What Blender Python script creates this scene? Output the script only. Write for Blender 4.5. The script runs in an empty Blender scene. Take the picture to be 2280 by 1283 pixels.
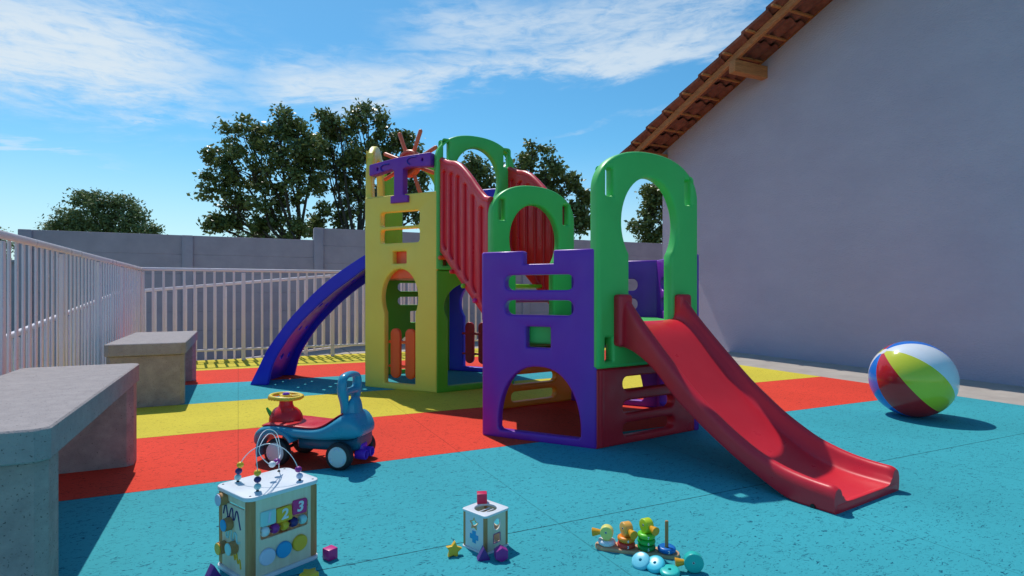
import bpy, bmesh, math, random
from mathutils import Vector, Matrix
import numpy as np
R = math.radians
sc = bpy.context.scene
C = sc.collection
rnd = random.Random(7)

# ------------------------------------------------------------------ frames
F = 1295.0; H0 = 1.0; HY = 652.0; CX = 1140.0
GA = R(25.21)                                   # the paving grid is turned by this much
UX, UY = math.cos(GA), math.sin(GA)
def W(a, b, z=0.0): return Vector((a*UX - b*UY, a*UY + b*UX, z))
def on(px, py, z=0.0):                          # survey point at height z
    Y = F*(H0-z)/(py-HY); return Vector(((px-CX)/F*Y, Y, z))
def at(px, py, Y): return Vector(((px-CX)/F*Y, Y, H0+(HY-py)/F*Y))

# ------------------------------------------------------------------ materials
def lin(c):
    return tuple(((x/255)/12.92 if x/255 <= .04045 else (((x/255)+.055)/1.055)**2.4) for x in c)+(1,)
def nt(name):
    m = bpy.data.materials.new(name); m.use_nodes = True
    n = m.node_tree.nodes; l = m.node_tree.links
    return m, n, l, n['Principled BSDF']
def N(n, t, **k):
    o = n.new(t)
    for a, b in k.items():
        if a in o.bl_rna.properties.keys(): setattr(o, a, b)
        else: o.inputs[a].default_value = b
    return o
MATS = {}
def plastic(name, c, rough=.36, bump=.05, scale=60, var=.05, spec=.5, grime=.25):
    if name in MATS: return MATS[name]
    m, n, l, p = nt(name)
    tc = N(n, 'ShaderNodeTexCoord')
    nz = N(n, 'ShaderNodeTexNoise', Scale=3.0, Detail=6.0, Roughness=.65); l.new(tc.outputs['Object'], nz.inputs['Vector'])
    cr = N(n, 'ShaderNodeValToRGB'); l.new(nz.outputs['Fac'], cr.inputs['Fac'])
    b = lin(c)
    cr.color_ramp.elements[0].position = .3; cr.color_ramp.elements[1].position = .72
    cr.color_ramp.elements[0].color = tuple(x*(1-var) for x in b[:3])+(1,)
    cr.color_ramp.elements[1].color = tuple(min(1, x*(1+var*.5)+.006) for x in b[:3])+(1,)
    l.new(cr.outputs['Color'], p.inputs['Base Color'])
    n2 = N(n, 'ShaderNodeTexNoise', Scale=float(scale)*3, Detail=3.0); l.new(tc.outputs['Object'], n2.inputs['Vector'])
    bp = N(n, 'ShaderNodeBump', Strength=bump, Distance=.004); l.new(n2.outputs['Fac'], bp.inputs['Height'])
    l.new(bp.outputs['Normal'], p.inputs['Normal'])
    n3 = N(n, 'ShaderNodeTexNoise', Scale=9.0, Detail=5.0); l.new(tc.outputs['Object'], n3.inputs['Vector'])
    mr = N(n, 'ShaderNodeMapRange'); l.new(n3.outputs['Fac'], mr.inputs['Value'])
    mr.inputs['From Min'].default_value = .3; mr.inputs['From Max'].default_value = .7
    mr.inputs['To Min'].default_value = rough-.06; mr.inputs['To Max'].default_value = rough+.12
    l.new(mr.outputs['Result'], p.inputs['Roughness'])
    p.inputs['Specular IOR Level'].default_value = spec
    MATS[name] = m; return m
def rubber(name, c, dark):
    m, n, l, p = nt(name)
    tc = N(n, 'ShaderNodeTexCoord')
    mp = N(n, 'ShaderNodeMapping'); mp.inputs['Scale'].default_value = (1, 1.9, 1); mp.inputs['Rotation'].default_value = (0, 0, .25); l.new(tc.outputs['Object'], mp.inputs['Vector'])
    wn = N(n, 'ShaderNodeTexNoise', Scale=9.0, Detail=3.0); l.new(mp.outputs['Vector'], wn.inputs['Vector'])
    mx = N(n, 'ShaderNodeMixRGB', blend_type='ADD'); mx.inputs['Fac'].default_value = .06
    l.new(mp.outputs['Vector'], mx.inputs['Color1']); l.new(wn.outputs['Color'], mx.inputs['Color2'])
    nf = N(n, 'ShaderNodeTexNoise', Scale=36.0, Detail=6.0, Roughness=.66, Distortion=1.6); l.new(mx.outputs['Color'], nf.inputs['Vector'])
    cr = N(n, 'ShaderNodeValToRGB'); l.new(nf.outputs['Fac'], cr.inputs['Fac'])
    b = lin(c); d = lin(dark)
    e = cr.color_ramp.elements
    e[0].position = .365; e[0].color = d
    e[1].position = .43; e[1].color = b
    x = e.new(.62); x.color = b
    x = e.new(.75); x.color = tuple(min(1, v*1.28+.012) for v in b[:3])+(1,)
    big = N(n, 'ShaderNodeTexNoise', Scale=.9, Detail=5.0); l.new(tc.outputs['Object'], big.inputs['Vector'])
    m2 = N(n, 'ShaderNodeMapRange'); l.new(big.outputs['Fac'], m2.inputs['Value'])
    m2.inputs['From Min'].default_value = .3; m2.inputs['From Max'].default_value = .7
    m2.inputs['To Min'].default_value = .9; m2.inputs['To Max'].default_value = 1.06
    mul = N(n, 'ShaderNodeMixRGB', blend_type='MULTIPLY'); mul.inputs['Fac'].default_value = 1
    l.new(cr.outputs['Color'], mul.inputs['Color1']); l.new(m2.outputs['Result'], mul.inputs['Color2'])
    # tile joints every 1.25 m, slightly irregular
    sx = N(n, 'ShaderNodeSeparateXYZ'); l.new(tc.outputs['Object'], sx.inputs['Vector'])
    jn = N(n, 'ShaderNodeTexNoise', Scale=55.0, Detail=2.0); l.new(tc.outputs['Object'], jn.inputs['Vector'])
    outs = []
    for ax, off, wid in (('X', 0.0, .0026), ('Y', 2.18, .0032)):
        a1 = N(n, 'ShaderNodeMath', operation='SUBTRACT'); l.new(sx.outputs[ax], a1.inputs[0]); a1.inputs[1].default_value = off-12.5
        a2 = N(n, 'ShaderNodeMath', operation='MODULO'); l.new(a1.outputs[0], a2.inputs[0]); a2.inputs[1].default_value = 1.25
        a3 = N(n, 'ShaderNodeMath', operation='SUBTRACT'); l.new(a2.outputs[0], a3.inputs[0]); a3.inputs[1].default_value = .625
        a4 = N(n, 'ShaderNodeMath', operation='ABSOLUTE'); l.new(a3.outputs[0], a4.inputs[0])
        a5 = N(n, 'ShaderNodeMath', operation='MULTIPLY_ADD'); l.new(jn.outputs['Fac'], a5.inputs[0]); a5.inputs[1].default_value = .006; l.new(a4.outputs[0], a5.inputs[2])
        a6 = N(n, 'ShaderNodeMath', operation='GREATER_THAN'); l.new(a5.outputs[0], a6.inputs[0]); a6.inputs[1].default_value = .625+.003-wid
        outs.append(a6)
    sof = N(n, 'ShaderNodeMath', operation='MULTIPLY'); l.new(outs[0].outputs[0], sof.inputs[0]); sof.inputs[1].default_value = .45; outs[0] = sof
    mxj = N(n, 'ShaderNodeMath', operation='MAXIMUM'); l.new(outs[0].outputs[0], mxj.inputs[0]); l.new(outs[1].outputs[0], mxj.inputs[1])
    jf = N(n, 'ShaderNodeMath', operation='MULTIPLY'); l.new(mxj.outputs[0], jf.inputs[0]); jf.inputs[1].default_value = .8
    fin = N(n, 'ShaderNodeMixRGB'); l.new(jf.outputs[0], fin.inputs['Fac']); l.new(mul.outputs['Color'], fin.inputs['Color1']); fin.inputs['Color2'].default_value = tuple(v*.25 for v in d[:3])+(1,)
    l.new(fin.outputs['Color'], p.inputs['Base Color'])
    p.inputs['Roughness'].default_value = .85; p.inputs['Specular IOR Level'].default_value = .18
    bp = N(n, 'ShaderNodeBump', Strength=.35, Distance=.006); l.new(nf.outputs['Fac'], bp.inputs['Height']); l.new(bp.outputs['Normal'], p.inputs['Normal'])
    return m
def rough_mat(name, c, c2, scale=8, bump=.3, dist=.01, rough=.9, speck=None, spec=.2, fine=60, stretch=(1, 1, 1)):
    m, n, l, p = nt(name)
    tc = N(n, 'ShaderNodeTexCoord')
    mp = N(n, 'ShaderNodeMapping'); mp.inputs['Scale'].default_value = stretch; l.new(tc.outputs['Object'], mp.inputs['Vector'])
    nz = N(n, 'ShaderNodeTexNoise', Scale=float(scale), Detail=8.0, Roughness=.65); l.new(mp.outputs['Vector'], nz.inputs['Vector'])
    cr = N(n, 'ShaderNodeValToRGB'); l.new(nz.outputs['Fac'], cr.inputs['Fac'])
    cr.color_ramp.elements[0].position = .32; cr.color_ramp.elements[0].color = lin(c2)
    cr.color_ramp.elements[1].position = .66; cr.color_ramp.elements[1].color = lin(c)
    col = cr.outputs['Color']
    nf = N(n, 'ShaderNodeTexNoise', Scale=float(fine), Detail=5.0); l.new(mp.outputs['Vector'], nf.inputs['Vector'])
    if speck:
        vr = N(n, 'ShaderNodeTexNoise', Scale=float(fine)*1.1, Detail=2.0, Roughness=.5); l.new(tc.outputs['Object'], vr.inputs['Vector'])
        c2r = N(n, 'ShaderNodeValToRGB'); l.new(vr.outputs['Fac'], c2r.inputs['Fac'])
        c2r.color_ramp.elements[0].position = .28; c2r.color_ramp.elements[0].color = (1, 1, 1, 1)
        c2r.color_ramp.elements[1].position = .35; c2r.color_ramp.elements[1].color = (0, 0, 0, 1)
        mx = N(n, 'ShaderNodeMixRGB'); l.new(c2r.outputs['Color'], mx.inputs['Fac']); l.new(col, mx.inputs['Color1']); mx.inputs['Color2'].default_value = lin(speck)
        col = mx.outputs['Color']
    l.new(col, p.inputs['Base Color'])
    bp = N(n, 'ShaderNodeBump', Strength=bump, Distance=dist); l.new(nf.outputs['Fac'], bp.inputs['Height']); l.new(bp.outputs['Normal'], p.inputs['Normal'])
    p.inputs['Roughness'].default_value = rough; p.inputs['Specular IOR Level'].default_value = spec
    return m
def wood(name, c, c2, scale=14, ax=0, rough=.65):
    s = [5, 5, 5]; s[ax] = .5
    return rough_mat(name, c, c2, scale=scale, bump=.15, dist=.003, rough=rough, stretch=tuple(s), fine=25, spec=.3)

PUR = plastic('purple_plastic', (130, 42, 176)); YEL = plastic('yellow_plastic', (255, 226, 92))
GRN = plastic('green_plastic', (88, 204, 98)); RED = plastic('red_plastic', (230, 36, 52), rough=.33)
BLU = plastic('blue_plastic', (38, 38, 214)); ORA = plastic('orange_plastic', (236, 96, 38))
LIM = plastic('lime_plastic', (136, 214, 52)); MAG = plastic('magenta_plastic', (214, 40, 150))
DGR = plastic('leaf_green_plastic', (96, 178, 44)); DBL = plastic('deep_blue_plastic', (30, 30, 170))
LOR = plastic('light_orange_plastic', (246, 150, 40)); DRED = plastic('dark_red_plastic', (185, 32, 42))
SUNO = plastic('coral_plastic', (255, 112, 72))
CONC = rough_mat('bench_concrete', (174, 164, 163), (158, 149, 149), scale=14, bump=.8, dist=.005, speck=(96, 90, 90), fine=120)
CONS = rough_mat('bench_concrete_side', (180, 165, 160), (154, 141, 138), scale=14, bump=.8, dist=.005, speck=(80, 74, 74), fine=120)
WALLM = rough_mat('grey_wall_concrete', (178, 168, 178), (162, 154, 164), scale=2.2, bump=.25, dist=.01, fine=20)
HOUSEM = rough_mat('house_render', (198, 186, 200), (190, 178, 193), scale=1.0, bump=.8, dist=.012, fine=26, stretch=(1, 1, 2.2))
BEIGE = rough_mat('beige_concrete', (188, 178, 168), (168, 158, 150), scale=3, bump=.2, dist=.004, fine=60)
GROUND = rough_mat('dry_ground', (120, 122, 88), (90, 96, 62), scale=1, bump=.3)
WHT = plastic('white_paint', (240, 226, 230), rough=.3, var=.05, bump=.03)
TILE = rough_mat('clay_tile', (158, 92, 74), (112, 64, 54), scale=6, bump=.3, dist=.005, fine=40)
TIMB = wood('roof_timber', (216, 140, 84), (176, 104, 60), ax=0)
TIMB2 = wood('rafter_timber', (212, 136, 84), (170, 100, 58), ax=1)
PLY = rough_mat('pale_plywood', (234, 224, 200), (222, 208, 180), scale=6, bump=.05, rough=.6, stretch=(6, 6, .6), fine=25)
BEECH = rough_mat('beech_wood', (196, 150, 104), (172, 124, 80), scale=9, bump=.1, rough=.6, stretch=(7, 7, .7), fine=30)
BWHT = plastic('white_lacquer', (226, 230, 236), rough=.35, var=.04, bump=.02)
BLK = plastic('black_rubber', (36, 36, 42), rough=.55); BDOT = plastic('black_paint', (14, 14, 18), rough=.4)
LAV = plastic('lavender_plastic', (205, 215, 240)); CBLUE = plastic('teal_blue_plastic', (54, 152, 184), rough=.3)
CDK = plastic('petrol_plastic', (24, 92, 120)); CPUR = plastic('violet_plastic', (118, 44, 200))
CRED = plastic('toy_red_plastic', (214, 28, 40), rough=.3); CYEL = plastic('toy_yellow_plastic', (246, 208, 60)); CGRN = plastic('toy_green_plastic', (60, 190, 70))
HUB = plastic('hub_plastic', (214, 220, 226), rough=.4)
MGN = plastic('magenta_paint', (206, 40, 130)); PRP = plastic('dark_purple_paint', (92, 38, 130)); VIO = plastic('plum_paint', (150, 40, 140))
GOLD = plastic('mustard_paint', (236, 186, 40)); NAVY = plastic('navy_paint', (50, 38, 110)); MINT = plastic('pale_mint_paint', (170, 222, 224))
SKYB = plastic('sky_blue_paint', (40, 160, 220)); PINK = plastic('pink_red_paint', (214, 30, 84))

# ------------------------------------------------------------------ objects
def tag(o, label=None, cat=None, group=None, kind=None):
    if label: o['label'] = label
    if cat: o['category'] = cat
    if group: o['group'] = group
    if kind: o['kind'] = kind
    return o
def thing(name, label, cat, loc=(0, 0, 0), rz=0.0, group=None):
    o = bpy.data.objects.new(name, None); C.objects.link(o); o.location = loc; o.rotation_euler = (0, 0, rz)
    o.empty_display_size = .1
    return tag(o, label, cat, group)
class MB:
    def __init__(s): s.bm = bmesh.new()
    def _add(s, bm2, mat=None, mi=0):
        if mat is not None: bm2.transform(mat)
        for f in bm2.faces: f.material_index = mi
        me = bpy.data.meshes.new('t'); bm2.to_mesh(me); bm2.free(); s.bm.from_mesh(me); bpy.data.meshes.remove(me)
        return s
    def box(s, c, d, bev=0.0, mat=None, seg=2, rz=0, mi=0):
        b = bmesh.new(); bmesh.ops.create_cube(b, size=1)
        for v in b.verts: v.co = Vector((v.co.x*d[0], v.co.y*d[1], v.co.z*d[2]))
        if bev: bmesh.ops.bevel(b, geom=list(b.edges), offset=bev, segments=seg, affect='EDGES', profile=.5)
        M = Matrix.Translation(c) @ Matrix.Rotation(rz, 4, 'Z')
        if mat is not None: M = mat @ M
        return s._add(b, M, mi)
    def cyl(s, p0, p1, r, r2=None, n=24, bev=0, mat=None, mi=0):
        p0 = Vector(p0); p1 = Vector(p1); d = p1-p0; L = d.length
        b = bmesh.new(); bmesh.ops.create_cone(b, cap_ends=True, segments=n, radius1=r, radius2=r if r2 is None else r2, depth=L)
        if bev:
            es = [e for e in b.edges if abs(e.verts[0].co.z-e.verts[1].co.z) < 1e-6]
            bmesh.ops.bevel(b, geom=es, offset=bev, segments=3, affect='EDGES')
        M = Matrix.Translation((p0+p1)/2) @ d.to_track_quat('Z', 'Y').to_matrix().to_4x4()
        if mat is not None: M = mat @ M
        return s._add(b, M, mi)
    def sph(s, c, r, sc_=(1, 1, 1), n=24, mat=None, mi=0):
        b = bmesh.new(); bmesh.ops.create_uvsphere(b, u_segments=n, v_segments=n//2+2, radius=r)
        M = Matrix.Translation(c) @ Matrix.Diagonal((*sc_, 1))
        if mat is not None: M = mat @ M
        return s._add(b, M, mi)
    def tube(s, pts, rad, n=8, mi=0, closed=False):
        b = bmesh.new(); pts = [Vector(p) for p in pts]; rings = []
        up = Vector((0, 0, 1)); prev = None
        for i, p in enumerate(pts):
            if closed: d = (pts[(i+1) % len(pts)]-pts[i-1])
            else: d = pts[min(i+1, len(pts)-1)]-pts[max(i-1, 0)]
            d.normalize()
            if prev is None: x = d.orthogonal().normalized()
            else: x = (prev-d*prev.dot(d)); x = x.normalized() if x.length > 1e-5 else d.orthogonal().normalized()
            prev = x; y = d.cross(x)
            r = rad[i] if isinstance(rad, (list, tuple)) else rad
            rings.append([b.verts.new(p+x*math.cos(2*math.pi*k/n)*r+y*math.sin(2*math.pi*k/n)*r) for k in range(n)])
        m = len(rings)
        for i in range(m if closed else m-1):
            A, B = rings[i], rings[(i+1) % m]
            for k in range(n): b.faces.new((A[k], A[(k+1) % n], B[(k+1) % n], B[k]))
        if not closed: b.faces.new(rings[0][::-1]); b.faces.new(rings[-1])
        return s._add(b, None, mi)
    def lathe(s, prof, c=(0, 0, 0), n=40, mat=None, mi=0):
        b = bmesh.new(); rings = []
        for r, z in prof:
            if r < 1e-6: rings.append([b.verts.new((0, 0, z))])
            else: rings.append([b.verts.new((r*math.cos(2*math.pi*k/n), r*math.sin(2*math.pi*k/n), z)) for k in range(n)])
        for A, B in zip(rings, rings[1:]):
            for k in range(n):
                if len(A) == 1 and len(B) == 1: continue
                if len(A) == 1: b.faces.new((A[0], B[(k+1) % n], B[k]))
                elif len(B) == 1: b.faces.new((A[k], A[(k+1) % n], B[0]))
                else: b.faces.new((A[k], A[(k+1) % n], B[(k+1) % n], B[k]))
        M = Matrix.Translation(c)
        if mat is not None: M = mat @ M
        return s._add(b, M, mi)
    def loft(s, rings, cap=True, mat=None, mi=0):
        b = bmesh.new(); rs = [[b.verts.new(p) for p in r] for r in rings]
        for A, B in zip(rs, rs[1:]):
            for k in range(len(A)): b.faces.new((A[k], A[(k+1) % len(A)], B[(k+1) % len(A)], B[k]))
        if cap: b.faces.new(rs[0][::-1]); b.faces.new(rs[-1])
        return s._add(b, mat, mi)
    def me(s, ang=40, name='m'):
        bmesh.ops.recalc_face_normals(s.bm, faces=s.bm.faces[:])
        m = bpy.data.meshes.new(name); s.bm.to_mesh(m); s.bm.free()
        return smooth(m, ang)
    def build(s, name, mat, parent=None, ang=40, **k): return obj(name, s.me(ang, name), mat, parent, **k)
def smooth(m, ang=40):
    m.polygons.foreach_set('use_smooth', [True]*len(m.polygons)); m.update()
    try: m.set_sharp_from_angle(angle=R(ang))
    except Exception: pass
    return m
def obj(name, me, mat, parent=None, label=None, cat=None, group=None, kind=None, sub=0):
    me.name = name
    o = bpy.data.objects.new(name, me); C.objects.link(o)
    mats = mat if isinstance(mat, (list, tuple)) else [mat]
    if len(mats) == 1: me.materials.clear()
    for x in mats: me.materials.append(x)
    if parent is not None: o.parent = parent
    if sub:
        md = o.modifiers.new('s', 'SUBSURF'); md.levels = sub; md.render_levels = sub
    return tag(o, label, cat, group, kind)
def copy_tree(o, parent=None):
    c = o.copy(); C.objects.link(c); c.parent = parent
    for ch in list(o.children): copy_tree(ch, c)
    return c

def rr(x0, x1, y0, y1, r, n=6):
    r = min(r, (x1-x0)/2-1e-4, (y1-y0)/2-1e-4); P = []
    for cx, cy, a0 in ((x1-r, y1-r, 0), (x0+r, y1-r, 90), (x0+r, y0+r, 180), (x1-r, y0+r, 270)):
        for k in range(n+1):
            a = R(a0+90*k/n); P.append((cx+r*math.cos(a), cy+r*math.sin(a)))
    return P
def ell(cx, cy, rx, ry, n=32): return [(cx+rx*math.cos(2*math.pi*k/n), cy+ry*math.sin(2*math.pi*k/n)) for k in range(n)]
def area2(L): return sum(L[i][0]*L[(i+1) % len(L)][1]-L[(i+1) % len(L)][0]*L[i][1] for i in range(len(L)))/2
def offset_loop(L, d):
    n = len(L); out = []
    P = [Vector(p) for p in L]
    for i in range(n):
        a, b, c = P[i-1], P[i], P[(i+1) % n]
        u = (b-a).normalized(); v = (c-b).normalized()
        n1 = Vector((-u.y, u.x)); n2 = Vector((-v.y, v.x)); m = n1+n2
        if m.length < 1e-6: m = n1
        m.normalize(); k = max(.35, m.dot(n1)); out.append(b+m*(d/k))
    for _ in range(12):
        bad = False
        for i in range(n):
            j = (i+1) % n; e = P[j]-P[i]; f = out[j]-out[i]
            if f.length > 1e-7 and e.dot(f) < 0:
                mid = (out[i]+out[j])/2; out[i] = mid.copy(); out[j] = mid.copy(); bad = True
        if not bad: break
    return out
def inside(p, L):
    r_ = False; x, y = p; j = len(L)-1
    for i in range(len(L)):
        xi, yi = L[i][0], L[i][1]; xj, yj = L[j][0], L[j][1]
        if (yi > y) != (yj > y) and x < (xj-xi)*(y-yi)/(yj-yi)+xi: r_ = not r_
        j = i
    return r_
from mathutils.geometry import delaunay_2d_cdt
def flat(loops, t, bev=.012, M=None, zoff=0.0, res=3):
    """plate from outline + holes, outer face at local z = zoff, thickness t behind it, edges rounded"""
    bev = min(bev, t*.48); b = bmesh.new(); fills = []
    for li, L in enumerate(loops):
        q = []
        for p in L:
            p = (p[0], p[1])
            if not q or math.hypot(p[0]-q[-1][0], p[1]-q[-1][1]) > 1e-5: q.append(p)
        if math.hypot(q[0][0]-q[-1][0], q[0][1]-q[-1][1]) < 1e-5: q.pop()
        if (area2(q) > 0) != (li == 0): q = q[::-1]
        steps = []
        for k in range(res+1):
            an = math.pi/2*k/res; steps.append((bev*(1-math.sin(an)), zoff-bev*(1-math.cos(an))))
        rings = []
        offs = [offset_loop(q, s_[0]) for s_ in steps]
        for (o_, z) in zip(offs, [s_[1] for s_ in steps]): rings.append([b.verts.new((p.x, p.y, z)) for p in o_])
        for (o_, z) in zip(offs[::-1], [2*zoff-t-s_[1] for s_ in steps][::-1]): rings.append([b.verts.new((p.x, p.y, z)) for p in o_])
        for A, B in zip(rings, rings[1:]):
            for k in range(len(A)):
                j = (k+1) % len(A); b.faces.new((A[k], B[k], B[j], A[j]))
        fills.append(offs[0])
    vs = []; es = []
    for L in fills:
        s0 = len(vs); vs += [Vector((p.x, p.y)) for p in L]; es += [(s0+i, s0+(i+1) % len(L)) for i in range(len(L))]
    ov, oe, of, *_ = delaunay_2d_cdt(vs, es, [], 0, 1e-6)
    tris = []
    for f_ in of:
        c0 = sum((ov[i] for i in f_), Vector((0, 0)))/len(f_)
        if inside(c0, fills[0]) and not any(inside(c0, h_) for h_ in fills[1:]): tris.append(f_)
    for z, rev in ((zoff, False), (zoff-t, True)):
        nv = [b.verts.new((p.x, p.y, z)) for p in ov]
        for f_ in tris:
            f2 = f_[::-1] if rev else f_
            try: b.faces.new([nv[i] for i in f2])
            except ValueError: pass
    bmesh.ops.remove_doubles(b, verts=b.verts[:], dist=2e-6)
    bmesh.ops.delete(b, geom=[v_ for v_ in b.verts if not v_.link_faces], context='VERTS')
    bmesh.ops.dissolve_degenerate(b, edges=b.edges[:], dist=1e-6)
    if M is not None: b.transform(M)
    bmesh.ops.recalc_face_normals(b, faces=b.faces[:])
    me = bpy.data.meshes.new('p'); b.to_mesh(me); b.free()
    return smooth(me, 35)
def text_mesh(s, size, depth, M=None, shear=.0):
    cu = bpy.data.curves.new('t', 'FONT'); cu.body = s; cu.size = size; cu.extrude = depth; cu.align_x = 'CENTER'; cu.align_y = 'CENTER'
    cu.offset = size*.03; cu.shear = shear
    o = bpy.data.objects.new('t', cu); C.objects.link(o)
    dg = bpy.context.evaluated_depsgraph_get(); me = bpy.data.meshes.new_from_object(o.evaluated_get(dg))
    bpy.data.objects.remove(o); bpy.data.curves.remove(cu)
    if M is not None: me.transform(M)
    return me
def catmull(P, n=8, closed=False):
    P = [Vector(p) for p in P]; out = []
    m = len(P)
    for i in range(m if closed else m-1):
        if closed: a, b, c, d = P[i-1], P[i], P[(i+1) % m], P[(i+2) % m]
        else: a, b, c, d = P[max(i-1, 0)], P[i], P[i+1], P[min(i+2, m-1)]
        for k in range(n):
            t = k/n
            out.append(.5*((2*b)+(c-a)*t+(2*a-5*b+4*c-d)*t*t+(3*b-a-3*c+d)*t**3))
    if not closed: out.append(P[-1])
    return out
def interp(tab, x):
    if x <= tab[0][0]: return tab[0][1]
    for (a, b), (c, d) in zip(tab, tab[1:]):
        if x <= c: return b+(d-b)*(x-a)/(c-a)
    return tab[-1][1]

# ================================================================== SETTING
GR = (0, 0, GA)
def grid_obj(name, me, mat, **k):
    o = obj(name, me, mat, **k); o.rotation_euler = GR; return o
def quad(x0, x1, y0, y1, z): 
    m = bpy.data.meshes.new('q'); m.from_pydata([(x0, y0, z), (x1, y0, z), (x1, y1, z), (x0, y1, z)], [], [(0, 1, 2, 3)]); return m
grid_obj('ground', quad(-300, 300, -200, 400, -.9), GROUND, kind='structure')
mb = MB(); mb.box((3.115, 1.87, -.45), (8.97, 15.76, .9)); mb.box((8.0, 4.0, -.46), (1.0, 20, .9))
mb.box((5.2, 10.6, -.46), (7.0, 1.84, .91))
grid_obj('terrace', mb.me(), BEIGE, kind='structure')
CY = rubber('rubber_cyan', (62, 166, 178), (14, 84, 106)); RD = rubber('rubber_red', (232, 70, 50), (150, 32, 26)); YL = rubber('rubber_yellow', (216, 198, 66), (160, 140, 44))
bs = [-6, 3.43, 4.68, 5.93, 7.16, 8.42, 9.68]
v = []; f = []; mi = []
for i, bb in enumerate(bs): v += [(-1.30, bb, .005), (6.26, bb, .005)]
for i in range(6): f.append((2*i, 2*i+1, 2*i+3, 2*i+2)); mi.append([0, 1, 2, 0, 1, 2][i])
me = bpy.data.meshes.new('rf'); me.from_pydata(v, [], f); me.polygons.foreach_set('material_index', mi)
grid_obj('rubber_floor', me, [CY, RD, YL], kind='structure')
# ramp behind and left of the fences
def slab(pts, t):
    m = MB(); b = bmesh.new(); top = [b.verts.new(p) for p in pts]; bot = [b.verts.new((p[0], p[1], p[2]-t)) for p in pts]
    b.faces.new(top); b.faces.new(bot[::-1])
    for i in range(len(pts)): j = (i+1) % len(pts); b.faces.new((top[i], bot[i], bot[j], top[j]))
    return m._add(b)
mb = slab([(-1.45, 9.78, -.30), (1.68, 9.78, -.004), (1.68, 11.4, -.004), (-1.45, 11.4, -.30)], .5)
b2 = slab([(-2.9, 1, -.90), (-1.45, 1, -.90), (-1.45, 9.78, -.30), (-2.9, 9.78, -.30)], .5)
b3 = slab([(-2.9, 9.78, -.30), (-1.45, 9.78, -.30), (-1.45, 11.4, -.30), (-2.9, 11.4, -.30)], .5)
for x in (b2, b3):
    m_ = x.me(); mb.bm.from_mesh(m_)
grid_obj('access_ramp', mb.me(), BEIGE, kind='structure')

# ---- boundary wall
bw = thing('boundary_wall', 'grey precast concrete panel wall running behind the white railing', 'wall', W(0, 11.5), GA)
def wallseg(a0, a1, top):
    nn = 0; z = top
    while z > -.9:
        z0 = max(z-.33, -.95)
        MB().box(((a0+a1)/2, 0, (z+z0)/2), (a1-a0+.004, .06, z-z0), bev=.005, seg=1).build('wall_panel', WALLM, bw); z -= .33
pil = [-3.01, -.79, 1.37, 3.55, 5.73, 7.91, 10.1, 12.3]
for i, a in enumerate(pil):
    top = 1.99 if i < 2 else 2.22
    wd = .17
    MB().box((a, 0, (top-.9)/2), (wd, .16, top+.9), bev=.012).build('wall_post', WALLM, bw)
    if i < len(pil)-1: wallseg(a+wd/2, pil[i+1]-wd/2, 1.99 if i < 2 else 2.22)
lw = thing('low_wall', 'distant low dark wall beyond the far left end of the railing', 'wall', W(-14, 26), GA)
MB().box((0, 0, .5), (22, .2, 3.1), bev=.01).build('wall_face', WALLM, lw)
MB().box((0, -.02, 2.1), (22.2, .3, .1), bev=.01).build('coping', WALLM, lw)

# ---- railings
def railing(name, label, p0, p1, z0, z1, n, posts, group, low=.16, post_foot=True, hgt=1.35):
    """p0,p1 in grid coords; z0,z1 base heights; posts = list of baluster indexes that are thicker posts"""
    d = Vector((p1[0]-p0[0], p1[1]-p0[1], 0)); L = d.length; d.normalize()
    t = thing(name, label, 'railing', W(p0[0], p0[1], z0), GA+math.atan2(d.y, d.x), group)
    sl = (z1-z0)/L; ang = math.atan(sl)
    def bar(z, w, h):
        m = MB(); M = Matrix.Translation((L/2, 0, z+sl*L/2)) @ Matrix.Rotation(-ang, 4, 'Y')
        m.box((0, 0, 0), (L/math.cos(ang)+w, w, h), bev=min(w, h)*.3, mat=M); return m
    bar(hgt-.02, .045, .045).build('top_rail', WHT, t)
    bar(low, .032, .032).build('bottom_rail', WHT, t)
    cnt = 0
    for i in range(n+1):
        x = L*i/n; zb = sl*x
        if i in posts:
            MB().box((x, 0, zb+(hgt-.04)/2-.01), (.055, .032, hgt-.05), bev=.005, seg=1).build('post', WHT, t)
        else:
            MB().box((x, 0, zb+low+(hgt-.04-low)/2), (.032, .013, hgt-.05-low), bev=.003, seg=1).build('baluster', WHT, t)
    return t
railing('railing', 'white metal railing running toward the camera behind the concrete benches', (-1.22, 2.96), (-1.22, 9.44), 0, 0, 51, [0, 10, 20, 30, 40, 50], 'white metal railings', low=.17)
railing('railing', 'level white metal railing across the back of the playground', (-1.20, 9.46), (3.88, 9.46), 0, 0, 40, [0, 10, 20, 30, 40], 'white metal railings', low=.17)
railing('railing', 'sloping white handrail of the ramp just behind the level back railing', (-1.60, 9.82), (3.30, 9.82), -.335, .125, 38, [2, 11, 20, 29, 38], 'white metal railings', low=.16)
railing('railing', 'sloping white ramp handrail seen through the left railing', (-1.62, 2.9), (-1.62, 9.80), -.885, -.37, 54, [0, 12, 24, 36, 48], 'white metal railings', low=.14)

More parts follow.
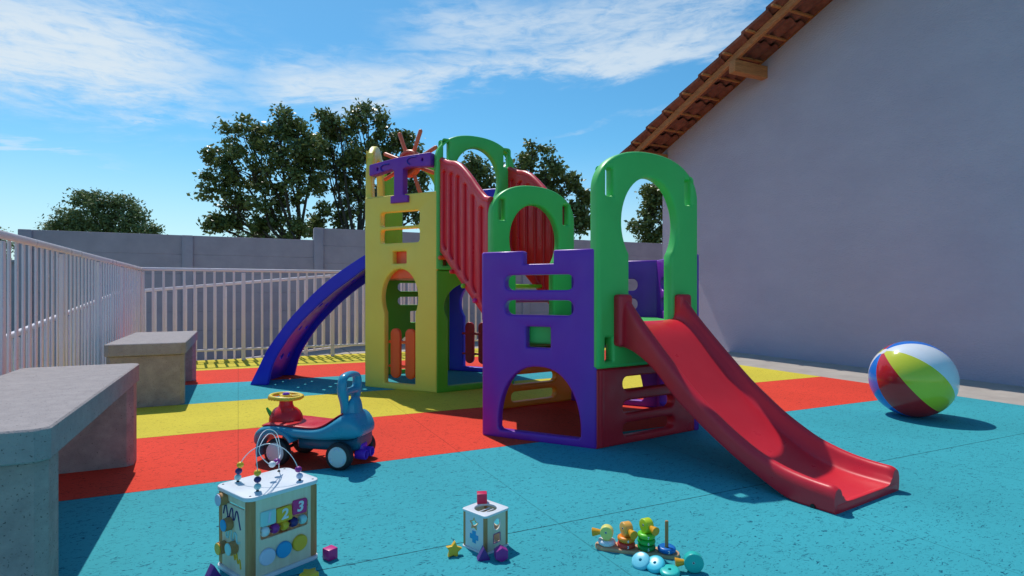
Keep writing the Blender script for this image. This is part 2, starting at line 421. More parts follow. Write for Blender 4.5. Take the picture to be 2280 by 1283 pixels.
# ---- benches
def chamfer_plan(x0, x1, y0, y1, c): return [(x0+c, y0), (x1-c, y0), (x1, y0+c), (x1, y1-c), (x1-c, y1), (x0+c, y1), (x0, y1-c), (x0, y0+c)]
def bench(label, a0, a1, b0, b1, h=.545):
    t = thing('bench', label, 'bench', W((a0+a1)/2, (b0+b1)/2), GA, 'concrete benches along the railing')
    hw = (a1-a0)/2; hl = (b1-b0)/2
    me = flat([chamfer_plan(-hw, hw, -hl, hl, .035)], .105, bev=.006, zoff=h, res=1)
    obj('seat', me, CONC, t)
    for s in (-1, 1):
        y0, y1 = (-hl+.03, -hl+.20) if s < 0 else (hl-.18, hl-.012)
        me = flat([chamfer_plan(-hw+.012, hw-.012, y0, y1, .03)], h-.11, bev=.004, zoff=h-.108, res=1)
        obj('leg', me, CONS, t)
    return t
bench('near grey concrete bench cut by the left edge of the photo', -1.10, -.535, 2.25, 4.125, .578)
bench('far grey concrete bench beyond the nearer bench and against the railing corner', -1.03, -.425, 5.90, 7.64, .56)

# ---- house
hs = thing('house', 'grey rendered gable house with clay tile roof at right', 'house', W(7.57, 0), GA)
SL = .375
def rl(b): return 3.83+SL*(8.9-b)
RB = 2.6; EB = 9.60
b = bmesh.new(); P = [(9.11, -.9), (9.11, rl(9.11)), (RB, rl(RB)), (-4.0, rl(9.11)-.0), (-4.0, -.9)]
A = [b.verts.new((0, y, z)) for y, z in P]; B = [b.verts.new((6, y, z)) for y, z in P]
b.faces.new(A); b.faces.new(B[::-1])
for i in range(5): j = (i+1) % 5; b.faces.new((A[i], B[i], B[j], A[j]))
MB()._add(b).build('wall', HOUSEM, hs, ang=10)
O0 = -.64                                        # verge overhang
def roof_side(sgn):
    # course strips, each tile course slightly tilted so the verge reads as steps
    n = int((EB-RB)/.452)+1
    ca = math.cos(math.atan(SL))
    for i in range(n):
        y1 = EB-i*.452; y0 = max(y1-.50, RB-.02)
        if y1 <= RB: break
        m = MB(); zA = rl(y1)+.135; zB = rl(y0)+.09
        Y = (lambda yy: yy) if sgn > 0 else (lambda yy: 2*RB-yy)
        k = 0; x = O0-.08; cols = 30
        ringsT = []; 
        for row, (yy, zz) in enumerate(((y1, zA), (y0, zB))):
            r_ = []
            for c in range(cols*6+1):
                xx = O0-.1+c/6*.225; ph = (c % 6)/6*2*math.pi
                r_.append((xx, Y(yy), zz+.028*math.cos(ph)))
            ringsT.append(r_)
        b = bmesh.new(); th = .05
        va = [b.verts.new(p) for p in ringsT[0]]; vb = [b.verts.new(p) for p in ringsT[1]]
        wa = [b.verts.new((p[0], p[1], p[2]-th)) for p in ringsT[0]]; wb = [b.verts.new((p[0], p[1], p[2]-th)) for p in ringsT[1]]
        for c in range(len(va)-1):
            b.faces.new((va[c], va[c+1], vb[c+1], vb[c])); b.faces.new((wa[c], wb[c], wb[c+1], wa[c+1]))
            b.faces.new((va[c], wa[c], wa[c+1], va[c+1]))
        for c in (0, -1): b.faces.new((va[c], vb[c], wb[c], wa[c]))
        m._add(b); m.build('tile_course', TILE, roof, ang=50)
roof = obj('roof', MB().box((3, 0, 0), (.01, .01, .01)).me(), TILE, hs)
def slope_box(y0, y1, zoff, x0, x1, h, mat_, name, par):
    m = MB(); b = bmesh.new(); v = []
    for x in (x0, x1):
        for (y, dz) in ((y0, 0), (y1, 0), (y1, h), (y0, h)): v.append(b.verts.new((x, y, rl(abs(y-RB)+RB)+zoff+dz)))
    for q in ((0, 1, 2, 3), (7, 6, 5, 4), (0, 4, 5, 1), (1, 5, 6, 2), (2, 6, 7, 3), (3, 7, 4, 0)): b.faces.new([v[i] for i in q])
    m._add(b); bmesh.ops.recalc_face_normals(m.bm, faces=m.bm.faces[:]); bmesh.ops.bevel(m.bm, geom=m.bm.edges[:], offset=.005, segments=1, affect='EDGES')
    return m.build(name, mat_, par, ang=20)
bpy.data.meshes.remove(roof.data); 
# roof body: thin deck (wall plate to ridge) behind the verge, tiles above
roof = None
m = MB(); b = bmesh.new(); v = []
for x in (.02, 6.4):
    for (y, z) in ((9.45, rl(9.45)+.01), (RB, rl(RB)+.01), (2*RB-9.45, rl(9.45)+.01), (2*RB-9.45, rl(9.45)+.05), (RB, rl(RB)+.05), (9.45, rl(9.45)+.05)): v.append(b.verts.new((x, y, z)))
b.faces.new(v[:6]); b.faces.new(v[6:][::-1])
for i in range(6): j = (i+1) % 6; b.faces.new((v[i], v[6+i], v[6+j], v[j]))
roof = m._add(b).build('roof', TIMB2, hs, ang=10)
roof_side(1); roof_side(-1)
slope_box(RB, 9.56, -.085, O0, O0+.06, .115, TIMB2, 'barge_rafter', hs)
slope_box(2*RB-9.56, RB, -.085, O0, O0+.06, .115, TIMB2, 'barge_rafter', hs)
i = 0
while EB-.16-i*.452 > RB+.1:
    y = EB-.16-i*.452; i += 1
    MB().box((O0/2-.05, y, rl(y)+.05), (-O0+.22, .045, .03), bev=.004).build('batten', TIMB, hs)
for y in (9.02, 6.66, 4.3):
    MB().box((O0/2+.0, y, rl(y)-.185), (-O0+.1, .13, .185), bev=.006).build('purlin', TIMB, hs)

# ================================================================== PLAYSET
P1 = Vector((-.2107, 4.072, 0)); P2 = Vector((.5364, 3.695, 0)); P3 = Vector((1.3256, 4.2075, 0))
P4 = Vector((1.293, 5.089, 0)); P5 = Vector((.545, 5.47, 0)); P6 = Vector((-.21, 4.98, 0))
D1 = Vector((.891, -.454, 0)); D2 = Vector((.8387, .5446, 0)); D3 = Vector((-.0523, .9986, 0)); NN = Vector((.5446, -.8387, 0))
Q1 = Vector((-1.5655, 6.180, 0)); Q2 = Vector((-.7476, 5.763, 0)); Q3 = Q2+D2*.92; Q4 = Q3+D3*.90; Q6 = Q1+D3*.90; Q5 = Q4-D1*.88
PO = Vector((0, 5.2, 0))
ps = thing('playground_set', 'large plastic climbing playset with two towers, red slide, stairs and blue climber', 'playset', PO)
def EM(Pa, Pb, z=0.0, out=0.0):
    d = (Pb-Pa).normalized(); n = d.cross(Vector((0, 0, 1)))
    o = Pa-PO+n*out+Vector((0, 0, z)); up = Vector((0, 0, 1))
    return Matrix(((d.x, up.x, n.x, o.x), (d.y, up.y, n.y, o.y), (d.z, up.z, n.z, o.z), (0, 0, 0, 1)))
def keyhole(c, neck, bulge, zb, zc, top, bot_r=.03):
    rx, ry = bulge, top-zc; P = []
    a0 = -math.acos(neck/bulge)
    n = 36
    for k in range(n+1):
        a = a0+(math.pi-2*a0)*k/n; P.append((c+rx*math.cos(a), zc+(ry if math.sin(a) > 0 else ry*1.0)*math.sin(a)))
    P.append((c-neck, zc+ry*math.sin(a0)-.08)); P.append((c-neck, zb+bot_r)); P.append((c-neck+bot_r*.3, zb+bot_r*.3)); P.append((c-neck+bot_r, zb))
    P.append((c+neck-bot_r, zb)); P.append((c+neck-bot_r*.3, zb+bot_r*.3)); P.append((c+neck, zb+bot_r)); P.append((c+neck, zc+ry*math.sin(a0)-.08))
    return P
T = .075
def castle(Pa, Pb, mat, h=1.283, z=0, out=0, arch=True):
    w = (Pb-Pa).length; c = w/2+.01; nb = .11
    o = [(.012, 0), (w-.012, 0), (w, .012), (w, h-.012), (w-.012, h), (c+nb+.01, h), (c+nb, h-.008), (c+nb, h-.09), (c-nb, h-.09), (c-nb, h-.008), (c-nb-.01, h), (.012, h), (0, h-.012), (0, .012)]
    L = [o, rr(c-.25, c+.25, 1.018, 1.12, .045), rr(c-.25, c+.25, .85, .949, .045), rr(c-.089, c+.089, .632, .772, .012)]
    if arch:
        A_ = [(c+.30*math.cos(t)**.85 if math.cos(t) > 0 else c-.30*abs(math.cos(t))**.85, .10+.405*math.sin(t)) for t in [math.pi*k/28 for k in range(29)]]
        A_ = [(c+.30-.015, .055), (c+.30, .07)] + A_ + [(c-.30, .07), (c-.30+.015, .055)]
        L.append(A_)
    return obj('castle_panel', flat(L, T, .014, EM(Pa, Pb, z, out)), mat, ps)
def archp(Pa, Pb, mat, z, out=0, h=1.435, pad=0.0, th=.085, sh=.30, ex=2.25):
    w = (Pb-Pa).length; c = w/2
    x0, x1 = -pad, w+pad; hw = (x1-x0)/2
    o = [(x0+.015, 0), (x1-.015, 0), (x1, .015)]
    for k in range(33):
        t = math.pi*k/32; ct, st = math.cos(t), math.sin(t)
        o.append((c+hw*math.copysign(abs(ct)**(2/ex), ct), h-sh+sh*st**(2/ex)))
    o.append((x0, .015))
    hole = keyhole(c, .20, .265, .285, .95, 1.265, .02)
    sl = [rr(c-hw+.075, c-hw+.135, 1.11, 1.29, .01), rr(c+hw-.135, c+hw-.075, 1.11, 1.29, .01), rr(c-hw+.07, c-hw+.13, .045, .20, .01), rr(c+hw-.13, c+hw-.07, .045, .20, .01)]
    return obj('arch_panel', flat([o, hole]+sl, th, .022, EM(Pa, Pb, z, out)), mat, ps)
def lowp(Pa, Pb, mat):
    w = (Pb-Pa).length; c = w/2
    L = [rr(0, w, 0, .512, .012)]+[rr(c-.235, c+.25, a, b_, .04) for a, b_ in ((.05, .14), (.20, .285), (.355, .445))]
    return obj('slotted_panel', flat(L, T, .016, EM(Pa, Pb)), mat, ps)
def doorp(Pa, Pb, mat, h, neck=.195, bulge=.23):
    w = (Pb-Pa).length; c = w/2
    L = [rr(0, w, 0, h, .012)]
    top = 1.244 if h > 1.5 else 1.12
    L.append(keyhole(c, neck, bulge, .064, .95 if h > 1.5 else .86, top, .01))
    if h > 1.5: L += [rr(c-.25, c+.25, 1.685, 1.835, .035), rr(c-.25, c+.25, 1.512, 1.655, .035), rr(c-.085, c+.085, 1.30, 1.425, .008)]
    return obj('door_panel', flat(L, T, .014, EM(Pa, Pb)), mat, ps)
def cornerpost(P, mat, z0, z1, r=.045, off=0):
    q = P-PO; return MB().cyl((q.x, q.y, z0), (q.x, q.y, z1), r, n=20).build('corner_post', mat, ps)
# near tower
q_ = P2-PO+D2*.047-NN*.043
MB().cyl((q_.x, q_.y, .001), (q_.x, q_.y, .511), .0475, n=28, bev=.01).build('corner_post', RED, ps)
castle(P1, P2, PUR)
lowp(P2, P3, RED); archp(P2, P3, GRN, .514, out=.022, pad=.008)
castle(P3, P4, PUR, out=.03); castle(P4, P5, PUR)
lowp(P5, P6, LOR); archp(P5, P6, GRN, .514, out=.01)
obj('guard_panel', flat([rr(.0, (P1-P6).length, .80, 1.283, .02), rr(.2, .7, 1.018, 1.12, .045)], T, .014, EM(P6, P1)), PUR, ps)
MB().box((P1-PO)+Vector((.045, .05, .40)), (.075, .075, .80), bev=.015).build('corner_post', PUR, ps)
MB().box((P6-PO)+Vector((.05, -.05, .40)), (.075, .075, .80), bev=.015).build('corner_post', PUR, ps)
def deck(pts, z0, z1, mat, inset=.09):
    c = sum(pts, Vector())/6-PO; pp = [(p-PO)+(c-(p-PO)).normalized()*inset for p in pts]
    b = bmesh.new(); A = [b.verts.new((p.x, p.y, z0)) for p in pp]; B = [b.verts.new((p.x, p.y, z1)) for p in pp]
    b.faces.new(A[::-1]); b.faces.new(B)
    for i in range(6): j = (i+1) % 6; b.faces.new((A[i], A[j], B[j], B[i]))
    m = MB()._add(b); bmesh.ops.bevel(m.bm, geom=m.bm.edges[:], offset=.01, segments=2, affect='EDGES')
    return m.build('deck', mat, ps)
deck([P1, P2, P3, P4, P5, P6], .655, .79, GRN)
# far tower
doorp(Q1, Q2, YEL, 2.01)
doorp(Q2, Q3, DGR, 1.222, .33, .372); archp(Q2, Q3, GRN, 1.227, out=.014, h=1.39)
obj('door_panel', flat([rr(0, .90, 0, 2.0, .012), keyhole(.45, .195, .23, .064, .95, 1.2, .01)], T, .014, EM(Q3, Q4)), BLU, ps)
obj('door_panel', flat([rr(0, .88, 0, 2.29, .012), keyhole(.44, .195, .25, .064, .86, 1.12, .01)], T, .014, EM(Q4, Q5)), BLU, ps)
castle(Q5, Q6, DGR); archp(Q5, Q6, LIM, 1.29, h=1.33)
archp(Q6, Q1, YEL, 1.227, h=1.43, pad=-.03, th=.075, sh=.46, ex=2.0)
deck([Q1, Q2, Q3, Q4, Q5, Q6], 1.15, 1.46, SUNO)
# picket gates
def gate(Pa, Pb, c, mat, label):
    M = EM(Pa, Pb, 0, -.06)
    g = obj('gate', flat([rr(c-.2, c+.2, .22, .245, .01)], .022, .006, M, zoff=-.01), mat, ps, label=label)
    obj('gate_rail', flat([rr(c-.2, c+.2, .47, .50, .01)], .022, .006, M, zoff=-.01), mat, g)
    for s in (-1, 1): obj('picket', flat([rr(c+s*.095-.062, c+s*.095+.062, .11, .63, .06)], .045, .014, M, zoff=.014), mat, g)
gate(Q1, Q2, .459, plastic('gate_orange_plastic', (252, 96, 40)), 'orange picket gate'); gate(Q4, Q5, .44, DRED, 'dark red picket gate')
# T shaped purple bracket
M = EM(Q1, Q2, 0, .03)
c = .475
o = [(c-.375, 2.225), (c-.30, 2.235), (c-.1, 2.27), (c-.065, 2.25), (c-.065, 2.0), (c-.11, 1.99), (c-.11, 1.92), (c+.11, 1.92), (c+.11, 1.99), (c+.05, 2.0), (c+.05, 2.26), (c+.1, 2.275), (c+.375, 2.255), (c+.39, 2.27), (c+.39, 2.385), (c+.375, 2.395), (c, 2.385), (c-.375, 2.345), (c-.39, 2.335), (c-.39, 2.235)]
tb = obj('cross_bracket', flat([o, ell(c-.28, 2.29, .014, .018, 10), ell(c+.29, 2.33, .014, .018, 10)], .085, .008, M), PUR, ps)
for s in (-1, 1):
    cx = c+s*.17-.01; m = MB(); cz = 2.315+.02*s
    m.tube([M @ Vector((cx+.06, cz+.03, .004)), M @ Vector((cx-.01, cz+.03, .006)), M @ Vector((cx-.05, cz+.01, .006)), M @ Vector((cx-.05, cz-.015, .006)), M @ Vector((cx-.03, cz-.035, .005)), M @ Vector((cx-.015, cz-.04, .004))], .006)
    m.build('handle_mark', DBL, tb)
# sun wheel
M = EM(Q1, Q2, 0, -.10)
sc_ = Vector((.50, 2.345, 0))
sw = obj('sun_wheel', flat([ell(sc_.x, sc_.y, .145, .145, 36)], .05, .02, M), SUNO, ps)
obj('wheel_ring', MB().tube([M @ Vector((sc_.x+  .12*math.cos(t), sc_.y+.12*math.sin(t), .004)) for t in [2*math.pi*k/32 for k in range(32)]], .02, closed=True).me(), SUNO, sw)
for k in range(8):
    a = R(22.5+45*k); ca, sa = math.cos(a), math.sin(a)
    m = MB(); m.tube([M @ Vector((sc_.x+r*ca, sc_.y+r*sa, -.025)) for r in (.10, .12, .35, .362, .37)], [.02, .02, .021, .017, .006], n=12)
    m.build('ray', SUNO, sw)
MB().cyl(M @ Vector((sc_.x, sc_.y, -.09)), M @ Vector((sc_.x, sc_.y, .06)), .03).build('axle', PUR, sw)
# staircase
S0 = Q2-PO
def SP(s, t, z): return S0+D2*s+NN*t+Vector((0, 0, z))
topc = [(0, 2.33), (.05, 2.31), (.174, 2.262), (.30, 2.235), (.40, 2.19), (.50, 2.12), (.60, 2.04), (.70, 1.95), (.80, 1.868), (.87, 1.822), (.95, 1.805)]
low = lambda t: 1.405-.71*t
def stair_side(s, flip):
    # local x = t, y = z, z = -D2 (left side) or +D2
    d = -D2 if not flip else D2
    o = SP(s, 0, 0)
    M = Matrix(((NN.x, 0, d.x, o.x), (NN.y, 0, d.y, o.y), (0, 1, 0, 0), (0, 0, 0, 1)))
    tt = [.95*k/24 for k in range(25)]
    out = [(t, low(t)) for t in (0, .95)]+[(t, interp(topc, t)) for t in reversed(tt)]
    holes = []
    for k in range(6):
        a = .055+k*.148; b_ = a+.092
        holes.append([(a, low(a)+.13), (a+.03, low(a+.03)+.105), (b_-.03, low(b_-.03)+.10), (b_, low(b_)+.125), (b_, interp(topc, b_)-.13), (b_-.03, interp(topc, b_-.03)-.10), (a+.03, interp(topc, a+.03)-.10), (a, interp(topc, a)-.125)])
    sr = obj('side_rail', flat([out]+holes, .06, .02, M, zoff=.03, res=3), RED, stairs)
    obj('rail_backing', flat([[(t_+(.01 if t_ < .5 else -.01), z_+(.03 if i < 2 else -.03)) for i, (t_, z_) in enumerate(out)]], .012, .003, M, zoff=.004), RED, sr)
    MB().tube([M @ Vector((t, interp(topc, t)-.012, 0)) for t in tt], .034, n=12).build('hand_rail', RED, sr)
stairs = obj('staircase', flat([[(0, 0), (.74, 0), (.74, .03), (0, .03)]], .02, .004, Matrix.Translation(SP(.09, .02, 1.36)) @ Matrix(((D2.x, NN.x, 0, 0), (D2.y, NN.y, 0, 0), (0, 0, 1, 0), (0, 0, 0, 1)))), RED, ps)
stair_side(.06, False); stair_side(.86, True)
for k, (t, z, mt) in enumerate(((.043, 1.347, ORA), (.287, 1.2016, RED), (.52, 1.062, LIM), (.737, .929, MAG))):
    m = MB(); a = SP(.0, t, z); b_ = SP(.92, t, z)
    m.tube([a, a+D2*.01, b_-D2*.01, b_], [.012, .022, .022, .012], n=12)
    ctr = (a+b_)/2; rzv = math.atan2(D2.y, D2.x)
    m.box(ctr+NN*.05, (.76, .13, .035), bev=.012, rz=rzv)
    m.build('rung', mt, stairs)
# slide
SO = P2+D2*.47-PO
def loft_mesh(rows, closed_loop=True):
    b = bmesh.new(); rs = [[b.verts.new(p) for p in r] for r in rows]
    for A, B in zip(rs, rs[1:]):
        for k in range(len(A)): b.faces.new((A[k], A[(k+1) % len(A)], B[(k+1) % len(A)], B[k]))
    b.faces.new(rs[0][::-1]); b.faces.new(rs[-1]); return b
crest = [(0, .985), (.05, .985), (.09, .945), (.164, .859), (.365, .666), (.59, .4626), (.812, .3007), (1.008, .195), (1.17, .148), (1.305, .131), (1.41, .128)]
bott = [(0, .64), (.06, .65), (.164, .625), (.31, .545), (.50, .372), (.71, .235), (.90, .128), (1.154, .012), (1.2, 0), (1.41, 0)]
bedt = [(0, .812), (.08, .81), (.14, .79), (.2, .752), (.365, .588), (.59, .372), (.812, .205), (1.008, .098), (1.17, .055), (1.305, .046), (1.41, .045)]
def smoothtab(tab, t):
    w = .085*min(1, max(.25, (t-.03)/.12)); ks = (-1, -.66, -.33, 0, .33, .66, 1); g_ = [math.exp(-1.6*k*k) for k in ks]
    return sum(interp(tab, t+k*w)*q for k, q in zip(ks, g_))/sum(g_)
rows = []
ts = [.028*k for k in range(50)]+[1.385, 1.395, 1.403, 1.41]
for t in ts:
    zc, zb, ze = smoothtab(crest, t), smoothtab(bott, t), smoothtab(bedt, t)
    e = 0
    if t > 1.38: zc -= (t-1.38)**2*14
    half = [(-.292, zb), (-.302, zb+.01), (-.305, (zb+zc)/2), (-.303, zc-.035), (-.292, zc-.008), (-.268, zc), (-.247, zc-.01), (-.236, zc-.04), (-.226, ze+.03), (-.212, ze+.008), (-.19, ze), (-.1, ze-.003)]
    under = [(-.1, min(ze-.035, ze-.02)), (-.24, ze-.035), (-.268, max(zb+.01, min(ze-.04, zc-.06))), (-.272, zb+.002)]
    if t > 1.2: under = [(-.1, max(.002, ze-.04)), (-.24, max(.002, ze-.04)), (-.268, .002), (-.272, .0)]
    prof = half+[(-x, z) for x, z in reversed(half)]+[(-x, z) for x, z in reversed(under)]+under
    # order: left half top -> right half top -> right underside -> left underside
    prof = half+[(-x, z) for x, z in reversed(half)]+[(-x, z) for x, z in reversed(under)]+under
    for _ in range(2):
        prof = [q_ for i_ in range(len(prof)) for q_ in ((prof[i_][0]*.75+prof[(i_+1) % len(prof)][0]*.25, prof[i_][1]*.75+prof[(i_+1) % len(prof)][1]*.25), (prof[i_][0]*.25+prof[(i_+1) % len(prof)][0]*.75, prof[i_][1]*.25+prof[(i_+1) % len(prof)][1]*.75))]
    rows.append([SO+D2*x+NN*t+Vector((0, 0, z)) for x, z in prof])
m = MB(); m._add(loft_mesh(rows))
slide = m.build('slide', RED, ps, ang=42)
# closing lip at the foot
Mz = Matrix.Rotation(math.atan2(D2.y, D2.x), 4, 'Z')
MB().box((0, 0, 0), (.56, .026, .044), bev=.006, mat=Matrix.Translation(SO+NN*1.3995+Vector((0, 0, .023))) @ Mz).build('slide_lip', RED, slide)
for s in (-1, 1):
    MB().box((0, 0, 0), (.115, .075, .335), bev=.022, seg=4, mat=Matrix.Translation(SO+D2*(s*.285)+NN*.045+Vector((0, 0, .822))) @ Mz).build('slide_flange', RED, slide)
    MB().cyl(SO+D2*(s*.3065)+NN*1.31+Vector((0, 0, .012)), SO+D2*(s*.25)+NN*1.31+Vector((0, 0, .012)), .012, n=12).build('screw_recess', BDOT, slide)
# curved blue climber
outc = [(-2.83, .0), (-2.729, .2), (-2.633, .39), (-2.513, .557), (-2.394, .713), (-2.274, .844), (-2.097, 1.023), (-1.917, 1.172), (-1.738, 1.297), (-1.577, 1.399), (-1.50, 1.44)]
inc_ = [(-2.628, .0), (-2.561, .248), (-2.418, .485), (-2.276, .665), (-2.097, .844), (-1.917, 1.0), (-1.738, 1.13), (-1.577, 1.25), (-1.50, 1.29)]
oc = catmull([(x, 0, z) for x, z in outc], 3); ic = []
ict = catmull([(x, 0, z) for x, z in inc_], 6)
for k in range(len(oc)):
    q = k/(len(oc)-1)*(len(ict)-1); i0 = int(q); i1 = min(i0+1, len(ict)-1); ic.append(ict[i0].lerp(ict[i1], q-i0))
yN, yF = 6.20, 7.0
cl = None
def fl(y, t, name, par):
    rows = [[Vector((o_.x, y, o_.z)), Vector((o_.x, y+t, o_.z)), Vector((i_.x, y+t, i_.z)), Vector((i_.x, y, i_.z))] for o_, i_ in zip(oc, ic)]
    rows = [[p-PO-Vector((0, .052*(p.x+1.57), 0)) for p in r] for r in rows]
    m = MB(); m._add(loft_mesh(rows)); bmesh.ops.bevel(m.bm, geom=[e for e in m.bm.edges if len(e.link_faces) == 2 and e.calc_face_angle(0) > .9], offset=.01, segments=2, affect='EDGES')
    return m.build(name, BLU, par, ang=50)
# sheet with finger holes, grid faces minus holes
def shp(u, w):      # u along 0..1, w across 0..1 ; sheet lies near the outer curve
    q = u*(len(oc)-1); i0 = int(q); i1 = min(i0+1, len(oc)-1); o_ = oc[i0].lerp(oc[i1], q-i0); i_ = ic[i0].lerp(ic[i1], q-i0)
    p = o_.lerp(i_, .28); y = yN+.03+(yF-yN-.06)*w
    return Vector((p.x, y-.052*(p.x+1.57), p.z))-PO
b = bmesh.new(); nu, nw = 120, 60; vs = [[b.verts.new(shp(i/nu, j/nw)) for j in range(nw+1)] for i in range(nu+1)]
hl = [(.14+.19*k, w_) for k in range(5) for w_ in (.22, .5, .78)]
for i in range(nu):
    for j in range(nw):
        u, w_ = (i+.5)/nu, (j+.5)/nw
        if any(((u-a)*2.1)**2+((w_-c_)*.8)**2 < .036**2 for a, c_ in hl): continue
        b.faces.new((vs[i][j], vs[i+1][j], vs[i+1][j+1], vs[i][j+1]))
bmesh.ops.delete(b, geom=[v_ for v_ in b.verts if not v_.link_faces], context='VERTS')
bmesh.ops.solidify(b, geom=b.faces[:], thickness=.02)
climber = MB()._add(b).build('climber', BLU, ps, ang=60)
fl(yN, .045, 'side_flange', climber); fl(yF-.045, .045, 'side_flange', climber)
for (u, w_) in hl:
    a = shp(u, w_); d = (shp(u+.01, w_)-shp(u-.01, w_)).normalized(); nrm = d.cross(Vector((0, 1, 0))).normalized()
    e1 = d; e2 = Vector((0, 1, 0))
    MB().tube([a+nrm*.0+e1*.040*math.cos(t)+e2*.046*math.sin(t) for t in [2*math.pi*k/16 for k in range(16)]], .014, n=6, closed=True).build('grip_ring', DBL, climber)

# ================================================================== RIDE-ON
rc = thing('ride_on_car', 'blue ride-on toy car with red seat and yellow steering wheel', 'ride-on toy', (-1.133, 3.453, 0), R(166.4))
def sup(x, w, z0, z1, n=20, e=3.2):
    P = []; cz = (z0+z1)/2; hz = (z1-z0)/2
    for k in range(n):
        a = 2*math.pi*k/n; ca, sa = math.cos(a), math.sin(a)
        P.append(Vector((x, w*math.copysign(abs(ca)**(2/e), ca), cz+hz*math.copysign(abs(sa)**(2/e), sa))))
    return P
body = [(.395, .06, .10, .14), (.385, .10, .085, .165), (.36, .135, .10, .195), (.32, .15, .145, .22), (.27, .155, .175, .232), (.2, .155, .165, .236), (.1, .15, .155, .228), (0, .15, .152, .222), (-.06, .152, .15, .230), (-.11, .152, .15, .252), (-.16, .15, .15, .288), (-.20, .145, .152, .312), (-.24, .135, .155, .318), (-.275, .12, .165, .285), (-.30, .10, .18, .24), (-.31, .06, .19, .215)]
MB().loft([sup(*r_) for r_ in body]).build('body', CBLUE, rc, ang=60, sub=1)
m = MB()      # front arches over the wheels
for s in (-1, 1):
    pts = [(.199+.112*math.cos(t), s*.128, .085+.112*math.sin(t)) for t in [R(-18+12*k) for k in range(15)]]
    rws = []
    for p in pts: 
        rws.append([Vector((p[0]+dx, s*yy, p[2]+dz)) for dx, dz, yy in ((0, 0, .085), ((p[0]-.199)*.12, (p[2]-.085)*.12, .085), ((p[0]-.199)*.12, (p[2]-.085)*.12, .165), (0, 0, .165))])
    m.loft(rws)
m.build('front_fender', CBLUE, rc, ang=50)
seat = [(.34, .10, .205, .217), (.31, .128, .214, .232), (.25, .135, .222, .243), (.15, .135, .222, .241), (0, .13, .210, .231), (-.05, .13, .214, .236), (-.10, .128, .236, .257), (-.145, .115, .270, .288), (-.18, .09, .296, .312), (-.195, .06, .303, .316)]
MB().loft([sup(*r_) for r_ in seat]).build('seat', CRED, rc, ang=60, sub=1)
MB().loft([sup(*r_) for r_ in [(.10, .085, .09, .16), (.08, .10, .085, .17), (-.1, .10, .085, .17), (-.25, .10, .09, .17), (-.285, .09, .10, .2), (-.29, .06, .12, .18)]]).build('chassis', CDK, rc, ang=60)
# bonnet
prof = [(.100, .225), (.101, .238), (.096, .262), (.084, .285), (.066, .302), (.048, .312), (.041, .328), (.037, .37), (0, .372)]
MB().lathe(prof, mat=Matrix.Translation((.236, 0, 0)) @ Matrix.Diagonal((1.0, .9, 1, 1))).build('bonnet', CRED, rc, ang=50)
MB().sph((.278, 0, .275), .046, (1, 1, .8)).build('bonnet_dome', CRED, rc)
sw_ = MB().tube([(.236+.088*math.cos(t), .088*math.sin(t), .375+.006*math.cos(t)) for t in [2*math.pi*k/40 for k in range(40)]], .012, n=12, closed=True).build('steering_wheel', CYEL, rc)
m = MB()
for k in range(3):
    a = R(90+120*k); m.box((.236+.045*math.cos(a), .045*math.sin(a), .375), (.09, .024, .014), bev=.004, rz=a)
m.cyl((.236, 0, .365), (.236, 0, .385), .036, bev=.004)
m.build('wheel_spoke', CYEL, sw_)
MB().cyl((.236, 0, .383), (.236, 0, .397), .022, bev=.006).build('horn_button', CPUR, sw_)
m = MB()
for k in range(30):
    a = 2*math.pi*k/30; m.box((.236+.099*math.cos(a), .099*math.sin(a), .371), (.006, .006, .014), rz=a)
m.build('wheel_grip', CYEL, sw_)
MB().tube([(.305, .045, .27), (.320, .05, .292), (.332, .052, .312)], [.014, .010, .006], n=12).build('key', CGRN, rc)
# backrest loop
M = Matrix(((0, 0, -1, -.215), (1, 0, 0, 0), (0, 1, 0, 0), (0, 0, 0, 1)))
o = [(-.06, .27), (.06, .27), (.072, .33), (.085, .37), (.105, .41), (.112, .45), (.105, .495), (.085, .522), (.05, .535), (0, .54), (-.05, .535), (-.085, .522), (-.105, .495), (-.112, .45), (-.105, .41), (-.085, .37), (-.072, .33)]
o = [(p.x, p.y) for p in catmull([(x, y, 0) for x, y in o], 3, True)]
obj('backrest', flat([o, rr(-.066, .066, .445, .505, .025), rr(-.045, .045, .36, .405, .01)], .055, .022, M, res=3), CBLUE, rc)
MB().loft([[Vector((-.225+dx*1.0, y_, z_)) for dx, y_ in ((-.03*q, -.07*q2), (.045*q, -.07*q2), (.045*q, .07*q2), (-.03*q, .07*q2))] for z_, q, q2 in ((.24, 1.3, 1.2), (.30, 1.2, 1.1), (.34, 1.0, 1), (.40, .5, .8))]).build('backrest_base', CBLUE, rc, ang=60, sub=2)
def wheel(x, s):
    t = MB().lathe([(0, -.028), (.055, -.028), (.068, -.026), (.077, -.018), (.08, 0), (.077, .018), (.068, .026), (.06, .028), (.058, .022), (0, .022)], mat=Matrix.Translation((x, s*.135, .08)) @ Matrix.Rotation(R(-90*s), 4, 'X')).build('wheel', BLK, rc, ang=35)
    MB().lathe([(0, .030), (.03, .031), (.05, .029), (.057, .026), (.058, .018), (0, .016)], mat=Matrix.Translation((x, s*.135, .08)) @ Matrix.Rotation(R(-90*s), 4, 'X')).build('hub_cap', HUB, t, ang=45)
    for k in range(3):
        a = R(90+120*k)
        MB().tube([(x+.034*math.cos(a)+.014*math.cos(a+1.57*q), s*(.135+.0295), .08+.034*math.sin(a)+.014*math.sin(a+1.57*q)) for q in (-1, -.5, 0, .5, 1)], .003, n=6).build('hub_groove', LAV, t)
for x in (.199, -.199):
    for s in (-1, 1): wheel(x, s)
    MB().cyl((x, -.12, .08), (x, .12, .08), .01, n=10).build('axle', BLK, rc)
